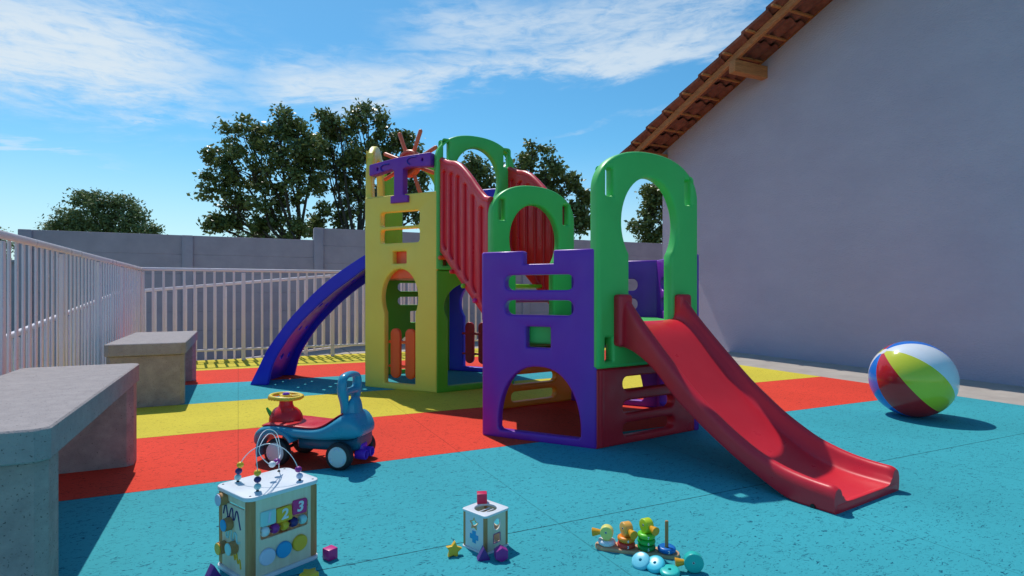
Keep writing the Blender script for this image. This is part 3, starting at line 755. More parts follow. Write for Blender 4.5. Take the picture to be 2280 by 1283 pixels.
for s in (-1, 1):
    MB().lathe([(.0, 0), (.026, 0), (.028, .02), (.028, .06), (.023, .064), (.02, .06), (.02, .03), (0, .03)], mat=Matrix.Translation((-.262, .02+s*.036, .075)) @ Matrix.Rotation(R(-90), 4, 'Y')).build('exhaust_pipe', CPUR, rc)
MB().box((-.275, .02, .11), (.04, .08, .05), bev=.012).build('exhaust_mount', CPUR, rc)

# ================================================================== ACTIVITY CUBE
AC = Vector((-.902, 2.155, 0)); AR = R(51)
ac = thing('activity_cube', 'white wooden activity cube with bead maze on top and number tiles', 'activity toy', AC, AR)
A2, B2, HT = .142, .122, .30
for z, nm in ((.016, 'base_plate'), (HT, 'top_plate')):
    obj(nm, flat([rr(-A2, A2, -B2, B2, .034, 8)], .015, .003, zoff=z), BWHT, ac)
for sx in (-1, 1):
    for sy in (-1, 1):
        MB().box((sx*(A2-.024), sy*(B2-.024), .15), (.030, .030, .27), bev=.009).build('corner_post', BEECH, ac)
MF = Matrix(((1, 0, 0, 0), (0, 0, -1, -B2+.012), (0, 1, 0, 0), (0, 0, 0, 1)))      # x right, y up, z outward (-y)
MBk = Matrix(((-1, 0, 0, 0), (0, 0, 1, B2-.012), (0, 1, 0, 0), (0, 0, 0, 1)))
ML = Matrix(((0, 0, -1, -A2+.012), (-1, 0, 0, 0), (0, 1, 0, 0), (0, 0, 0, 1)))     # x toward -y (right when seen from -x), z outward -x
MR = Matrix(((0, 0, 1, A2-.012), (1, 0, 0, 0), (0, 1, 0, 0), (0, 0, 0, 1)))
pw = A2-.036; ph = B2-.036
obj('front_panel', flat([rr(-pw, pw, .017, .284, .001), rr(-pw+.018, pw-.012, .140, .236, .008)], .008, .001, MF), PLY, ac)
obj('back_panel', flat([rr(-pw, pw, .017, .284, .001), rr(-pw+.018, pw-.012, .140, .236, .008)], .008, .001, MBk), PLY, ac)
sp_ = obj('side_panel', flat([rr(-ph, ph, .017, .284, .001), rr(-ph+.03, ph-.006, .248, .256, .003)], .008, .001, ML), PLY, ac)
obj('side_panel', flat([rr(-ph, ph, .017, .284, .001)], .008, .001, MR), PLY, ac)
for k, (dg, mt, rot, tm) in enumerate((('1', MINT, 0, BWHT), ('2', GOLD, 8, BWHT), ('3', MGN, -4, BWHT))):
    x = -pw+.044+k*.060
    Mt = MF @ Matrix.Translation((x, .212+(-.004 if k == 1 else .003)*k, .002)) @ Matrix.Rotation(R(rot*-1 if k == 1 else rot), 4, 'Y') @ Matrix.Rotation(R(rot*.5), 4, 'Z')
    t = obj('number_tile', flat([rr(-.028, .028, -.026, .026, .006)], .010, .003, Mt, zoff=.005), mt, ac, label=f'tile numbered {dg}')
    obj('digit', text_mesh(dg, .05, .0008, Mt @ Matrix.Translation((0, .0, .006)), .15), tm if k else LAV, t)
for k, mt in enumerate((BWHT, VIO, GOLD, NAVY, MINT)):
    x = -pw+.034+k*.036
    MB().lathe([(.0, -.013), (.012, -.013), (.017, -.006), (.0175, 0), (.017, .006), (.012, .013), (0, .013)], mat=MF @ Matrix.Translation((x, .166, -.003)) @ Matrix.Rotation(R(90+8*(k % 3)), 4, 'Y')).build('roller_bead', mt, ac)
MB().cyl(MF @ Vector((-pw, .166, -.003)), MF @ Vector((pw, .166, -.003)), .003, n=8).build('bead_rod', BEECH, ac)
MB().cyl(MF @ Vector((-pw, .212, -.003)), MF @ Vector((pw, .212, -.003)), .003, n=8).build('tile_rod', BEECH, ac)
for k, mt in enumerate((LAV, SKYB, GOLD)):
    x = -pw+.040+k*.062
    MB().lathe([(0, -.004), (.026, -.004), (.029, 0), (.029, .006), (.026, .010), (0, .010)], mat=MF @ Matrix.Translation((x, .078+.004*k, .002))).build('disc', mt, ac)
def track(pts, mt, r=.0024): 
    MB().tube([ML @ Vector((x, y, .0012)) for x, y in [(p.x, p.y) for p in catmull([(a_, b_, 0) for a_, b_ in pts], 5)]], r, n=6).build('track', mt, sp_)
track([(-.072, .205), (-.062, .235), (-.052, .238), (-.042, .21), (-.032, .19), (-.024, .215), (-.014, .235), (-.004, .232), (.002, .20), (.012, .205), (.022, .232), (.034, .228), (.046, .195), (.054, .175)], NAVY)
track([(-.045, .17), (-.052, .185), (-.04, .2), (-.025, .19), (-.025, .165), (-.038, .155), (-.045, .17)], NAVY, .003)
track([(-.072, .165), (-.068, .145), (-.05, .15), (-.05, .13), (-.035, .128), (-.03, .155), (-.012, .158), (-.012, .13), (.004, .128), (.01, .155), (.025, .15), (.03, .125), (.05, .13)], MINT, .0035)
track([(-.055, .085), (-.045, .105), (-.035, .075), (-.022, .1), (-.01, .07), (.002, .092), (.014, .062), (.026, .085), (.036, .055), (.048, .07), (.056, .04)], GOLD, .003)
for (x, y), mt in (((-.058, .262), LAV), ((-.018, .182), SKYB), ((-.06, .088), GOLD), ((.018, .108), MINT)):
    k = MB().cyl(ML @ Vector((x, y, 0)), ML @ Vector((x, y, .026)), .0225, bev=.003).build('knob', BEECH, ac)
    MB().cyl(ML @ Vector((x, y, .026)), ML @ Vector((x, y, .030)), .021, bev=.001).build('knob_face', mt, k)
# bead maze
ai = (Matrix.Translation(AC) @ Matrix.Rotation(AR, 4, 'Z')).inverted()
bl = on(529.7, 1072.9, HT); brr = on(667.5, 1069.8, HT); bf = on(573.4, 1094, HT); bk = on(621, 1050, HT)
def wire(P, nm='wire'): return MB().tube([ai @ p for p in catmull(P, 8)], .0016, n=8).build(nm, BWHT, ac)
w1p = [bl.lerp(brr, t)+Vector((0, 0, z)) for t, z in ((0, 0), (.005, .03), (.06, .075), (.2, .112), (.4, .135), (.55, .137), (.75, .118), (.9, .08), (.985, .035), (1, 0))]
wire(w1p)
def bz(px, py):
    t = (px-573.4)/47.6; p = bf.lerp(bk, t); return Vector((p.x, p.y, 1-(py-HY)/F*p.y))
w2 = [bf, bz(573.4, 1050), bz(571, 1010), bz(576, 978), bz(588, 960), bz(603, 957), bz(616, 966), bz(622, 985), bz(622, 1005), bz(612, 1026), bz(600, 1034), bz(586, 1030), bz(577, 1008), bz(582, 985), bz(596, 967), bz(610, 970), bz(619, 995), bz(621, 1030), bk]
w2[9] = w2[9]+Vector((.012, .0, 0)); w2[10] += Vector((.012, 0, 0)); w2[11] += Vector((.012, 0, 0)); w2[8] += Vector((.006, 0, 0))
wire(w2)
def bead(p, mt): MB().sph(ai @ p, .0125, (1, 1, .92), n=16).build('bead', mt, ac)
for p in (bl, brr, bf, bk): MB().cyl(ai @ p, ai @ (p+Vector((0, 0, .005))), .006, .004, n=12).build('wire_socket', BDOT, ac)
cw = catmull(w1p, 8)
def bead_on(cv, h, mt, rev=False):
    L = cv[::-1] if rev else cv; s_ = 0
    for a_, b_ in zip(L, L[1:]):
        d = (b_-a_).length
        if s_+d >= h: bead(a_.lerp(b_, (h-s_)/d), mt); return
        s_ += d
for h, mt in ((.0165, MINT), (.040, NAVY), (.0635, GOLD)): bead_on(cw, h, mt)
for h, mt in ((.0165, LAV), (.042, VIO)): bead_on(cw, h, mt, True)
cw2 = catmull(w2, 8)
for h, mt in ((.0165, MINT), (.041, NAVY), (.065, GOLD)): bead_on(cw2, h, mt)
bead(w2[10]+Vector((-.004, 0, 0)), BWHT); bead(w2[9]+Vector((-.006, 0, -.003)), VIO)
for sx in (-1, 1):
    for sy in (-1, 1): MB().cyl((sx*(A2-.022), sy*(B2-.022), HT), (sx*(A2-.022), sy*(B2-.022), HT+.0008), .004, n=10).build('screw', BDOT, ac)

# ================================================================== SHAPE SORTER
SS = Vector((-.104, 2.292, 0)); 
ss = thing('shape_sorter', 'small wooden shape sorter box with star and round holes', 'shape sorter', SS, R(47))
q = .068; HS = .153
for z, nm in ((.010, 'base_plate'), (HS, 'top_plate')):
    L = [rr(-q, q, -q, q, .014)]
    if nm == 'top_plate': L.append(ell(0, 0, .044, .044, 32))
    obj(nm, flat(L, .009, .002, zoff=z), BWHT, ss)
MB().box((0, .008, HS-.011), (.064, .004, .003)).box((0, -.012, HS-.011), (.064, .004, .003)).build('top_slat', BWHT, ss)
for sx in (-1, 1):
    for sy in (-1, 1): MB().box((sx*(q-.012), sy*(q-.012), .077), (.014, .014, .134), bev=.004).build('corner_post', BEECH, ss)
g = q-.018
def star(cx, cy, r1, r2, a0=90, n=5): return [(cx+(r1 if k % 2 == 0 else r2)*math.cos(R(a0+180*k/n)), cy+(r1 if k % 2 == 0 else r2)*math.sin(R(a0+180*k/n))) for k in range(2*n)]
def cross_(cx, cy, r, w): return [(cx+x*r, cy+y*r) for x, y in ((w, 1), (-w, 1), (-w, w), (-1, w), (-1, -w), (-w, -w), (-w, -1), (w, -1), (w, -w), (1, -w), (1, w), (w, w))]
SF = Matrix(((1, 0, 0, 0), (0, 0, -1, -q+.006), (0, 1, 0, 0), (0, 0, 0, 1))); SB = Matrix(((-1, 0, 0, 0), (0, 0, 1, q-.006), (0, 1, 0, 0), (0, 0, 0, 1)))
SLm = Matrix(((0, 0, -1, -q+.006), (-1, 0, 0, 0), (0, 1, 0, 0), (0, 0, 0, 1))); SR = Matrix(((0, 0, 1, q-.006), (1, 0, 0, 0), (0, 1, 0, 0), (0, 0, 0, 1)))
def ring_line(loop, M, mt, par, w=.0016): MB().tube([M @ Vector((x, y, .0003)) for x, y in loop], w, n=5, closed=True).build('hole_rim', mt, par)
fr = obj('side_panel', flat([rr(-g, g, .011, .143, .001), ell(0, .105, .019, .022, 24), rr(-.018, .018, .035, .070, .002)], .006, .001, SF), PLY, ss)
ring_line(ell(0, .105, .019, .022, 24), SF, BWHT, fr); ring_line(rr(-.018, .018, .035, .070, .002), SF, VIO, fr)
fl_ = obj('side_panel', flat([rr(-g, g, .011, .143, .001), star(0, .107, .024, .012)], .006, .001, SLm), BWHT, ss)
ring_line(star(0, .107, .024, .012), SLm, GOLD, fl_)
obj('cross_block', flat([cross_(0, .057, .023, .42)], .006, .002, SLm, zoff=.0025), SKYB, fl_)
obj('side_panel', flat([rr(-g, g, .011, .143, .001), ell(0, .09, .022, .022, 24)], .006, .001, SB), PLY, ss)
obj('side_panel', flat([rr(-g, g, .011, .143, .001), ell(0, .09, .022, .022, 24)], .006, .001, SR), PLY, ss)

# loose blocks
def block(label, me, mt, loc, rz=0, cat='block', grp=None, rot=None, name='toy_block'):
    o = obj(name, me, mt, None, label=label, cat=cat, group=grp); o.location = loc; o.rotation_euler = rot or (0, 0, rz); return o
cube = lambda s, bev=.002: MB().box((0, 0, s/2), (s, s, s), bev=bev).me()
def prism(loop, h, bev=.0015): return flat([loop], h, bev, zoff=h)
c_ = on(1073, 1119, HS); block('crimson cube resting on top of the wooden shape sorter', cube(.040), PINK, (c_.x, c_.y, HS+.0005), R(5))
c_ = on(1012, 1243); block('yellow star block leaning upright at the left of the shape sorter', flat([star(0, .026, .032, .0175, 80)], .022, .003), GOLD, (c_.x, c_.y, .0015), rot=(R(84), 0, R(20)))
c_ = on(1078, 1252); block('dark purple triangular prism in front of the shape sorter', flat([[(-.026, 0), (.026, 0), (0, .05)]], .034, .002), PRP, (c_.x, c_.y, .001), rot=(R(90), 0, R(12)))
c_ = on(1115, 1254); block('plum hexagonal block in front of the right corner of the shape sorter', flat([[(.027*math.cos(R(30+60*k)), .027+.027*math.sin(R(30+60*k))) for k in range(6)]], .036, .002), VIO, (c_.x+.005, c_.y, .001), rot=(R(90), 0, R(14)))
c_ = on(735, 1247); block('magenta cube on the ground right of the activity cube', cube(.040), MGN, (c_.x, c_.y, .006), R(52))
c_ = on(684, 1300); block('mustard star block lying flat before the activity cube', prism(star(0, 0, .034, .021, 70), .026), GOLD, (c_.x, c_.y+.02, .006))
c_ = on(478, 1300); block('purple prism block at the left foot of the activity cube', flat([[(-.03, 0), (.03, 0), (0, .055)]], .034, .002), PRP, (c_.x, c_.y, .006), rot=(R(90), 0, R(50)))

# ================================================================== DUCK STACKER
e0 = on(1334, 1220); e1 = on(1503, 1241); dv = (e1-e0); ang_ = math.atan2(dv.y, dv.x); Lb = dv.length
bd = thing('stacking_toy_base', 'long wooden board with pegs holding the stacked ducks', 'stacking toy', (e0+e1)/2, ang_)
hl_ = Lb/2+.011
obj('board', flat([rr(-hl_-.004, hl_+.006, -.036, .036, .035, 10)], .017, .004, zoff=.0175), rough_mat('board_wood', (226, 178, 140), (208, 156, 120), scale=9, bump=.1, rough=.55, stretch=(.8, 7, 7), fine=30), bd)
xs = [-hl_+.041, -hl_+.116, -hl_+.192, -hl_+.267]
for k, x in enumerate(xs):
    MB().cyl((x, 0, .017), (x, 0, .017+(.118 if k == 3 else .03+.014*(k > 0)+.014*(k > 1))), .0065, n=16, bev=.0015).build('peg', BEECH, bd)
DM = Matrix.Translation((e0+e1)/2) @ Matrix.Rotation(ang_, 4, 'Z')
def ringme(r=.0345, h=.0215, hole=.008, bowl=False):
    return MB().lathe([(hole, 0), (r*.75, 0), (r*.95, h*.2), (r, h*.5), (r*.95, h*.8), (r*.75, h), (r*.4, h*(.85)), (hole, h*.8), (hole, 0)], n=36).me(ang=60)
DN = {}
def dplast(nm, c): return plastic('duck_'+nm, c, rough=.3, var=.05, bump=.02)
def ring(k, lvl, label, mt, dig=None):
    p = DM @ Vector((xs[k], 0, .018+lvl*.022))
    o = obj('stacking_ring', ringme(), mt, None, label=label, cat='ring', group='coloured stacking rings'); o.location = p; o.rotation_euler = (0, 0, ang_)
    if dig:
        Mt = Matrix.Rotation(-ang_+R(0), 4, 'Z') @ Matrix(((1, 0, 0, 0), (0, 0, -1, -.0347), (0, 1, 0, .0105), (0, 0, 0, 1)))
        obj('digit', text_mesh(dig, .014, .0004, Mt), BWHT, o)
    return p
ring(0, 0, 'white ring under the pale yellow duck head', dplast('white', (228, 230, 240)), '1')
ring(1, 0, 'red ring at the bottom of the orange duck stack', dplast('red', (226, 62, 52)), '3')
ring(1, 1, 'orange ring directly under the orange duck head', dplast('orange', (248, 146, 34)), '4')
ring(2, 0, 'dark green ring at the bottom of the green duck stack', dplast('dark_green', (0, 150, 70)), '5')
ring(2, 1, 'mid green ring in the middle of the green duck stack', dplast('green', (30, 184, 70)), '6')
ring(2, 2, 'light green ring at the top of the green duck stack', dplast('light_green', (112, 214, 60)), '7')
ring(3, 0, 'blue ring around the empty wooden peg', dplast('blue', (10, 112, 196)), '2')
BEAKM = dplast('beak', (236, 164, 30))
def duck(label, mt, loc, rz, flare=True, tiltz=0, r=.0255, t=.034, loose_=False):
    d = thing('duck_head', label, 'toy duck head', loc, rz, 'toy duck heads')
    zc = r+.001 if loose_ else .030
    if loose_: L2 = ell(0, zc, r, r, 44)
    else: L2 = [(.010, 0), (.013, .008)]+[(r*math.cos(R(a_)), zc+r*math.sin(R(a_))) for a_ in range(-50, 231, 8)]+[(-.013, .008), (-.010, 0)]
    Mh = Matrix(((1, 0, 0, 0), (0, 0, -1, -t/2), (0, 1, 0, 0), (0, 0, 0, 1)))
    obj('head', flat([L2], t, .004, Mh), mt, d)
    MB().cyl((r*.80, 0, zc-.002), (r*.80+.036, 0, zc-.006), .008, .017, n=20, bev=.001).build('beak', BEAKM, d)
    for s in (-1, 1):
        e = MB().cyl((.002, s*(t/2-.001), zc+.003), (.002, s*(t/2+.0008), zc+.003), .0046, n=14).build('eye', BWHT, d)
        MB().cyl((.002, s*(t/2), zc+.003), (.002, s*(t/2+.0016), zc+.003), .0030, n=14).build('pupil', BDOT, e)
    return d
duck('pale yellow duck head facing left on the white ring', dplast('pale', (240, 232, 128)), DM @ Vector((xs[0], 0, .036)), R(165))
duck('orange duck head facing the camera on the orange and red rings', dplast('light_orange', (250, 178, 78)), DM @ Vector((xs[1], 0, .0585)), R(-70))
duck('lime green duck head facing the camera on three green rings', dplast('lime', (196, 220, 40)), DM @ Vector((xs[2], 0, .0805)), R(-64))
TEAL = dplast('teal', (40, 190, 180))
dk = duck('loose teal duck head with beak pointing left on the ground', TEAL, on(1548, 1283)+Vector((0, .02, .006)), R(172), r=.034, t=.032, loose_=True)
def loose(label, px, py, mt, rot, z):
    p = on(px, py); o = obj('stacking_ring', MB().lathe([(.006, 0), (.027, 0), (.033, .003), (.035, .010), (.033, .017), (.027, .020), (.006, .020), (.006, 0)], n=36).me(ang=60), mt, None, label=label, cat='ring', group='coloured stacking rings')
    o.location = (p.x, p.y, z); o.rotation_euler = rot
loose('pale blue loose ring leaning against the wooden board', 1429, 1263, dplast('pale_blue', (120, 214, 232)), (R(28), R(-26), 0), .016)
loose('bright cyan loose ring in the middle of the three on the ground', 1461, 1271, dplast('cyan', (70, 206, 226)), (R(22), R(-22), 0), .016)
loose('turquoise loose ring nearest the teal duck head', 1492, 1284, dplast('turquoise', (50, 200, 190)), (R(8), R(-6), 0), .008)

# ================================================================== BEACH BALL
br = .305; bc = Vector((3.235, 4.70, br))
me = bpy.data.meshes.new('ball'); bm = bmesh.new(); bmesh.ops.create_uvsphere(bm, u_segments=80, v_segments=48, radius=br)
for f_ in bm.faces:
    c0 = f_.calc_center_median(); a = (math.degrees(math.atan2(c0.y, c0.x)) % 360); f_.material_index = int(a/45) % 4
bm.to_mesh(me); bm.free(); smooth(me, 80)
def bplast(nm, c): return plastic('ball_'+nm, c, rough=.14, bump=.01, var=.03, spec=.6)
ball = obj('beach_ball', me, [bplast('red', (206, 40, 44)), bplast('yellow', (214, 216, 56)), bplast('white', (236, 238, 245)), bplast('blue', (20, 120, 220))], None,
           label='large inflated beach ball with red, yellow, white and blue panels', cat='beach ball')
ball.location = bc
view = Vector((bc.x, bc.y, bc.z-1)).normalized(); rt = view.cross(Vector((0, 0, 1))).normalized(); upv = rt.cross(view)
axis = (-view*.38-rt*.62+upv*.66).normalized()
e_x = (-view-axis*(-view).dot(axis)).normalized(); e_y = axis.cross(e_x)
rotm = Matrix((e_x, e_y, axis)).transposed()
ball.rotation_euler = (rotm @ Matrix.Rotation(R(-57), 3, 'Z')).to_euler()
BALL = (ball, rotm)
m = MB(); m.lathe([(0, br+.001), (.03, br-.0004), (.032, br-.003)], n=24); vc = m.build('valve_cap', bplast('white', (236, 238, 245)), ball)
m = MB(); m.lathe([(0, -br-.001), (.03, -br+.0004), (.032, -br+.003)], n=24); m.build('valve_cap', bplast('white', (236, 238, 245)), ball)

# ================================================================== TREES
def leafmat(name, c1, c2, rough=.38):
    m, n, l, p = nt(name)
    tc = N(n, 'ShaderNodeTexCoord'); nz = N(n, 'ShaderNodeTexNoise', Scale=1.2, Detail=4.0); l.new(tc.outputs['Object'], nz.inputs['Vector'])
    g = N(n, 'ShaderNodeNewGeometry')
    ad = N(n, 'ShaderNodeMath', operation='MULTIPLY_ADD'); l.new(g.outputs['Random Per Island'], ad.inputs[0]); ad.inputs[1].default_value = .5; l.new(nz.outputs['Fac'], ad.inputs[2])
    cr = N(n, 'ShaderNodeValToRGB'); l.new(ad.outputs[0], cr.inputs['Fac'])
    cr.color_ramp.elements[0].position = .4; cr.color_ramp.elements[0].color = (*c1, 1); cr.color_ramp.elements[1].position = 1.0; cr.color_ramp.elements[1].color = (*c2, 1)
    l.new(cr.outputs['Color'], p.inputs['Base Color']); p.inputs['Roughness'].default_value = rough; p.inputs['Specular IOR Level'].default_value = .5
    tr = N(n, 'ShaderNodeBsdfTranslucent'); l.new(cr.outputs['Color'], tr.inputs['Color'])
    mx = N(n, 'ShaderNodeMixShader'); mx.inputs['Fac'].default_value = .22
    l.new(p.outputs[0], mx.inputs[1]); l.new(tr.outputs[0], mx.inputs[2]); l.new(mx.outputs[0], n['Material Output'].inputs['Surface'])
    return m
LEAF = leafmat('leaf_dark', (.075, .115, .03), (.24, .28, .09)); LEAF2 = leafmat('leaf_far', (.10, .15, .06), (.24, .30, .12), .6)
BARK = rough_mat('bark', (96, 84, 72), (52, 46, 42), scale=9, bump=.6, dist=.02, stretch=(1, 1, .3), fine=18)
def tree(label, base, blobs, Y, dens, leaf, lm, fork, seed, tr=.24, cl_r=.27, clumps_per=1.0, group=None, depth=1.0):
    rg = np.random.default_rng(seed)
    s = Y/F
    t = thing('tree', label, 'tree', base, 0, group)
    base = Vector(base)
    cl = []
    for (px, py, rx, ry) in blobs:
        c0 = at(px, py, Y)
        nn = max(9, int(clumps_per*(rx*ry)*s*s*48))
        for _ in range(nn):
            d = rg.normal(size=3); d /= np.linalg.norm(d); rad = rg.uniform(.35, 1)**.45
            cl.append((Vector((c0.x+d[0]*rx*s*rad, c0.y+d[1]*min(rx, ry*1.3)*s*rad*depth, c0.z+d[2]*ry*s*rad)), c0, (rx+ry)/2*s))
    # limbs
    m = MB(); fk = Vector(fork)
    m.tube([base, base.lerp(fk, .5)+Vector((.1, 0, 0)), fk], [tr, tr*.8, tr*.68], n=12)
    for (px, py, rx, ry) in blobs:
        c0 = at(px, py, Y); mid = fk.lerp(c0, .5)+Vector((rg.normal()*.18, rg.normal()*.2, -.10*(c0-fk).length*.6))
        pts = catmull([fk-Vector((0, 0, .1)), mid, c0], 5); k = len(pts)
        m.tube(pts, [tr*.30*(1-i_/k*.8) for i_ in range(k)], n=7)
    for i_, (p, c0, r_) in enumerate(cl):
        if i_ % 2: continue
        st = c0.lerp(fk, rg.uniform(0, .35)); md = st.lerp(p, .5)+Vector((rg.normal()*.1, rg.normal()*.1, rg.normal()*.08-.05))
        m.tube([st, md, p], [tr*.10, tr*.07, tr*.03], n=5)
    inv = Matrix.Translation(-base)
    m.bm.transform(inv); m.build('trunk', BARK, t, ang=60)
    # leaves
    ctr = np.array([[p.x, p.y, p.z] for p, _, _ in cl]); K = len(ctr); n = int(dens)
    off = rg.normal(size=(K, n, 3))*np.array([.5, .5, .36])*cl_r*rg.uniform(.7, 1.25, size=(K, 1, 1))
    P = (ctr[:, None, :]+off).reshape(-1, 3); M_ = len(P)
    up = rg.normal(size=(M_, 3))*.75+np.array([0, 0, .8]); up /= np.linalg.norm(up, axis=1)[:, None]
    dr = rg.normal(size=(M_, 3)); dr -= up*np.sum(dr*up, axis=1)[:, None]; dr /= np.linalg.norm(dr, axis=1)[:, None]
    sd = np.cross(up, dr); L = leaf*rg.uniform(.6, 1.25, size=(M_, 1)); Wd = L*rg.uniform(.24, .36, size=(M_, 1))
    v0 = P; v1 = P+dr*L*.5+sd*Wd-up*L*.06; v2 = P+dr*L-up*L*.22; v3 = P+dr*L*.5-sd*Wd-up*L*.06
    V = np.stack([v0, v1, v2, v3], axis=1).reshape(-1, 3)-np.array(base)
    me = bpy.data.meshes.new('crown'); me.vertices.add(len(V)); me.vertices.foreach_set('co', V.ravel())
    me.loops.add(M_*4); me.loops.foreach_set('vertex_index', np.arange(M_*4)); me.polygons.add(M_)
    me.polygons.foreach_set('loop_start', np.arange(M_)*4); me.polygons.foreach_set('loop_total', np.full(M_, 4)); me.update(calc_edges=True)
    obj('crown', me, lm, t); return M_
Y0 = 20.
tot = 0
g0 = lambda px, Y: (at(px, HY, Y).x, Y, -.9)
fk = lambda px, py, Y: tuple(at(px, py, Y))
tot += tree('tall dark broadleaf tree at the left of the pair behind the grey wall', g0(655, Y0), [(620, 272, 52, 30), (545, 300, 42, 34), (505, 345, 42, 40), (480, 415, 34, 34), (555, 370, 60, 48), (630, 350, 60, 55), (520, 450, 36, 28), (500, 492, 30, 20), (590, 445, 46, 40), (660, 410, 50, 40), (570, 500, 34, 18), (640, 505, 50, 24), (660, 300, 36, 30), (700, 335, 34, 34), (480, 500, 18, 12)], Y0, 85, .165, LEAF, fk(660, 555, Y0), 3, clumps_per=.62)
tot += tree('tall dark broadleaf tree directly behind the yellow tower', g0(800, Y0+1.5), [(755, 265, 52, 30), (820, 270, 46, 32), (868, 310, 34, 36), (735, 320, 48, 44), (800, 350, 60, 50), (870, 380, 40, 44), (735, 400, 42, 40), (800, 440, 50, 40), (880, 460, 36, 36), (745, 470, 44, 28), (790, 510, 50, 24), (700, 505, 30, 20), (905, 330, 26, 30), (930, 400, 30, 40), (925, 480, 30, 30)], Y0+1.5, 85, .17, LEAF, fk(795, 565, Y0), 5, clumps_per=.62)
tot += tree('dark broadleaf tree behind the two green arches', g0(1200, Y0+3), [(1185, 345, 42, 26), (1150, 375, 34, 30), (1215, 390, 46, 36), (1262, 400, 34, 34), (1185, 430, 50, 40), (1255, 460, 42, 32), (1295, 450, 26, 26), (1215, 500, 46, 26), (1275, 505, 24, 20), (1080, 400, 34, 34), (1050, 375, 22, 24), (1100, 460, 50, 40), (1305, 490, 18, 14)], Y0+3, 85, .18, LEAF, fk(1200, 560, Y0+3), 9, clumps_per=.62)
tot += tree('dark leafy tree seen through the slide arch beside the house', g0(1500, Y0+2), [(1455, 432, 22, 18), (1440, 465, 26, 22), (1475, 470, 34, 34), (1430, 505, 24, 16), (1445, 530, 24, 12), (1500, 430, 40, 50), (1500, 510, 40, 30)], Y0+2, 70, .16, LEAF, fk(1500, 545, Y0+2), 11, clumps_per=.9, tr=.2)
tot += tree('rounded lighter green tree far behind the left end of the wall', g0(225, 36), [(193, 446, 30, 17), (148, 480, 32, 17), (222, 480, 40, 28), (280, 458, 26, 20), (298, 492, 28, 20), (125, 508, 26, 11), (335, 515, 18, 8), (205, 512, 46, 16), (236, 452, 20, 12), (270, 508, 40, 14), (165, 505, 30, 12)], 36, 100, .19, LEAF2, fk(225, 540, 36), 13, clumps_per=.6, cl_r=.5)
tot += tree('small distant round tree between the left tree and the tall pair', g0(560, 48), [(548, 520, 26, 12), (575, 526, 18, 9), (600, 530, 26, 10)], 48, 60, .2, LEAF2, fk(560, 545, 48), 17, clumps_per=.2, cl_r=.5)
tot += tree('distant tree top at the far left above the railing', g0(5, 48), [(2, 524, 16, 10), (-25, 530, 30, 16), (20, 560, 14, 30), (-30, 570, 40, 40)], 48, 50, .2, LEAF2, fk(-5, 600, 48), 19, clumps_per=.2, cl_r=.5)
print('leaves', tot)

# ================================================================== LIGHT, SKY
EL = R(58.5); AZ = R(-29.5)
sd = Vector((math.sin(AZ)*math.cos(EL), math.cos(AZ)*math.cos(EL), math.sin(EL)))
L = bpy.data.lights.new('sun', 'SUN'); L.energy = 3.3; L.angle = R(.55); L.color = (1, .955, .88)
lo = bpy.data.objects.new('sun', L); C.objects.link(lo); lo.rotation_euler = sd.to_track_quat('Z', 'Y').to_euler(); lo.location = sd*30
w = bpy.data.worlds.new('World'); sc.world = w; w.use_nodes = True
n = w.node_tree.nodes; l = w.node_tree.links; bg = n['Background']
sky = N(n, 'ShaderNodeTexSky'); sky.sky_type = 'NISHITA'; sky.sun_disc = False; sky.sun_elevation = EL; sky.sun_rotation = AZ; sky.ozone_density = 2.0; sky.air_density = 1.0; sky.dust_density = .6; sky.altitude = 300
def Mt(op, a, b_=None, c_=None):
    o = n.new('ShaderNodeMath'); o.operation = op
    for i, x in enumerate((a, b_, c_)):
        if x is None: continue
        if isinstance(x, (int, float)): o.inputs[i].default_value = x
        else: l.new(x, o.inputs[i])
    return o.outputs[0]
tc = N(n, 'ShaderNodeTexCoord'); sx = N(n, 'ShaderNodeSeparateXYZ'); l.new(tc.outputs['Generated'], sx.inputs[0])
X, Yv, Z = sx.outputs
az = Mt('MULTIPLY', Mt('ARCTAN2', X, Yv), 57.2958); el = Mt('MULTIPLY', Mt('ARCSINE', Z), 57.2958)
def sstep(x, a, b_):
    o = n.new('ShaderNodeMapRange'); o.interpolation_type = 'SMOOTHSTEP'; l.new(x, o.inputs['Value'])
    o.inputs['From Min'].default_value = a; o.inputs['From Max'].default_value = b_; return o.outputs['Result']
cv = n.new('ShaderNodeCombineXYZ'); l.new(Mt('MULTIPLY', az, .05), cv.inputs[0]); 
elr = Mt('SUBTRACT', el, Mt('MULTIPLY', az, .10))
l.new(Mt('MULTIPLY', elr, .26), cv.inputs[1])
nz1 = N(n, 'ShaderNodeTexNoise', Scale=1.1, Detail=10.0, Roughness=.62, Distortion=.7); l.new(cv.outputs[0], nz1.inputs['Vector'])
cv2 = n.new('ShaderNodeCombineXYZ'); l.new(Mt('MULTIPLY', az, .22), cv2.inputs[0]); l.new(Mt('MULTIPLY', el, .75), cv2.inputs[1])
nz2 = N(n, 'ShaderNodeTexNoise', Scale=1.6, Detail=8.0, Roughness=.65, Distortion=.5); l.new(cv2.outputs[0], nz2.inputs['Vector'])
wob = Mt('MULTIPLY', Mt('SUBTRACT', nz1.outputs['Fac'], .5), 7.0)
elw = Mt('ADD', el, wob)
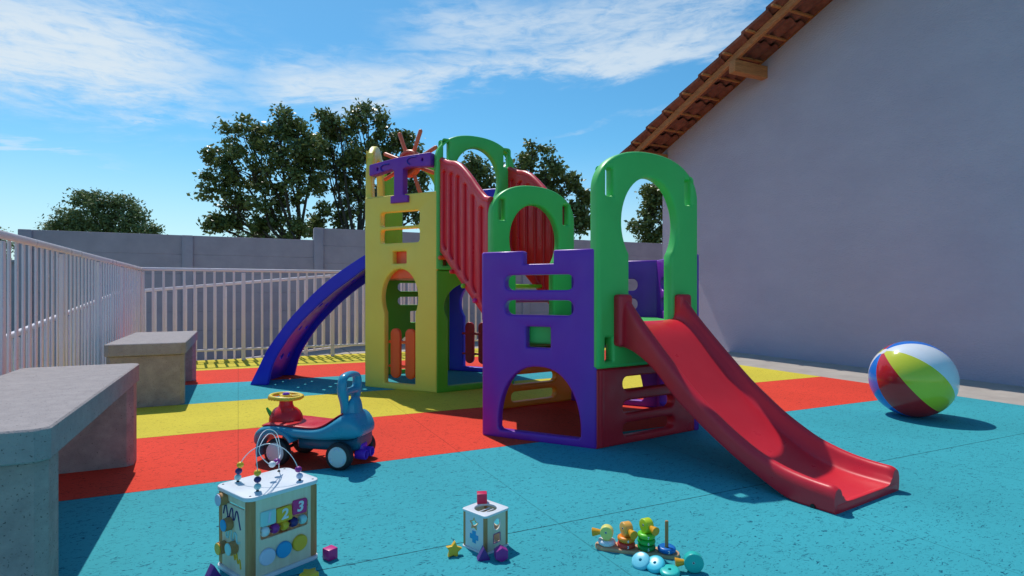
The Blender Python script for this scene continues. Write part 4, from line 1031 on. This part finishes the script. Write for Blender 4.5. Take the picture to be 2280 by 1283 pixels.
def band(c0, k, wd_lo, wd_hi, a0, a1, f0=5, f1=5, amp=1.0):
    e = Mt('SUBTRACT', elw, Mt('MULTIPLY_ADD', az, k, c0))
    up_ = sstep(e, wd_hi, wd_hi*.2); lo_ = sstep(e, -wd_lo, -wd_lo*.25)
    xx = Mt('MULTIPLY', sstep(az, a0-f0, a0+f0), sstep(az, a1+f1, a1-f1))
    return Mt('MULTIPLY', Mt('MULTIPLY', Mt('MULTIPLY', up_, lo_), xx), amp)
masks = [band(18.0, 0.0, 6.5, 8.0, -70, -27, 5, 8, 1.15),
         band(20.6, .10, 2.6, 3.6, -24, 24, 4, 10, 1.0),
         band(15.8, .05, .5, .7, -36, -27, 3, 3, .8),
         band(17.8, .0, 1.6, 1.6, -24, -12, 4, 4, .7),
         band(24.5, .03, 3.2, 4.0, -10, 30, 6, 8, .8),
         band(11.0, .0, .4, .5, -60, -36, 2, 4, .7),
         band(14.0, .2, .5, .6, 3, 16, 4, 4, .35),
         band(32, .0, 5, 9, -80, 80, 5, 5, .6)]
tot_ = masks[0]
for x in masks[1:]: tot_ = Mt('MAXIMUM', tot_, x)
tex = Mt('ADD', Mt('MULTIPLY', nz1.outputs['Fac'], .68), Mt('MULTIPLY', nz2.outputs['Fac'], .42))
dens = Mt('MULTIPLY', tot_, sstep(Mt('ADD', tex, Mt('MULTIPLY', tot_, .10)), .46, .74))
haze = Mt('MULTIPLY', sstep(el, 15.0, -1.0), .68)
hsv = N(n, 'ShaderNodeHueSaturation'); hsv.inputs['Hue'].default_value = .492; hsv.inputs['Saturation'].default_value = 1.22; hsv.inputs['Value'].default_value = 1.0; l.new(sky.outputs[0], hsv.inputs['Color'])
mh = N(n, 'ShaderNodeMixRGB'); l.new(haze, mh.inputs['Fac']); tn = N(n, 'ShaderNodeMixRGB', blend_type='MULTIPLY'); tn.inputs['Fac'].default_value = 1; l.new(hsv.outputs[0], tn.inputs['Color1']); tn.inputs['Color2'].default_value = (.44, .70, .74, 1)
l.new(tn.outputs[0], mh.inputs['Color1']); mh.inputs['Color2'].default_value = (4.0, 4.62, 4.85, 1)
mc = N(n, 'ShaderNodeMixRGB'); l.new(Mt('MULTIPLY', dens, .74), mc.inputs['Fac']); l.new(mh.outputs[0], mc.inputs['Color1']); mc.inputs['Color2'].default_value = (4.2, 4.6, 4.85, 1)
l.new(mc.outputs[0], bg.inputs['Color']); bg.inputs['Strength'].default_value = .185

# ================================================================== CAMERA
cam = bpy.data.cameras.new('camera'); co = bpy.data.objects.new('camera', cam); C.objects.link(co)
co.location = (0, 0, H0); co.rotation_euler = (R(90), 0, 0)
cam.sensor_width = 36; cam.lens = 36*F/2280; cam.shift_y = 10.5/2280; cam.clip_end = 2000; cam.clip_start = .05
sc.camera = co
sc.cycles.diffuse_bounces = 8; sc.cycles.max_bounces = 12
sc.view_settings.view_transform = 'Standard'; sc.view_settings.look = 'None'; sc.view_settings.exposure = 0; sc.view_settings.gamma = 1
sc.render.resolution_x = 1024; sc.render.resolution_y = 576
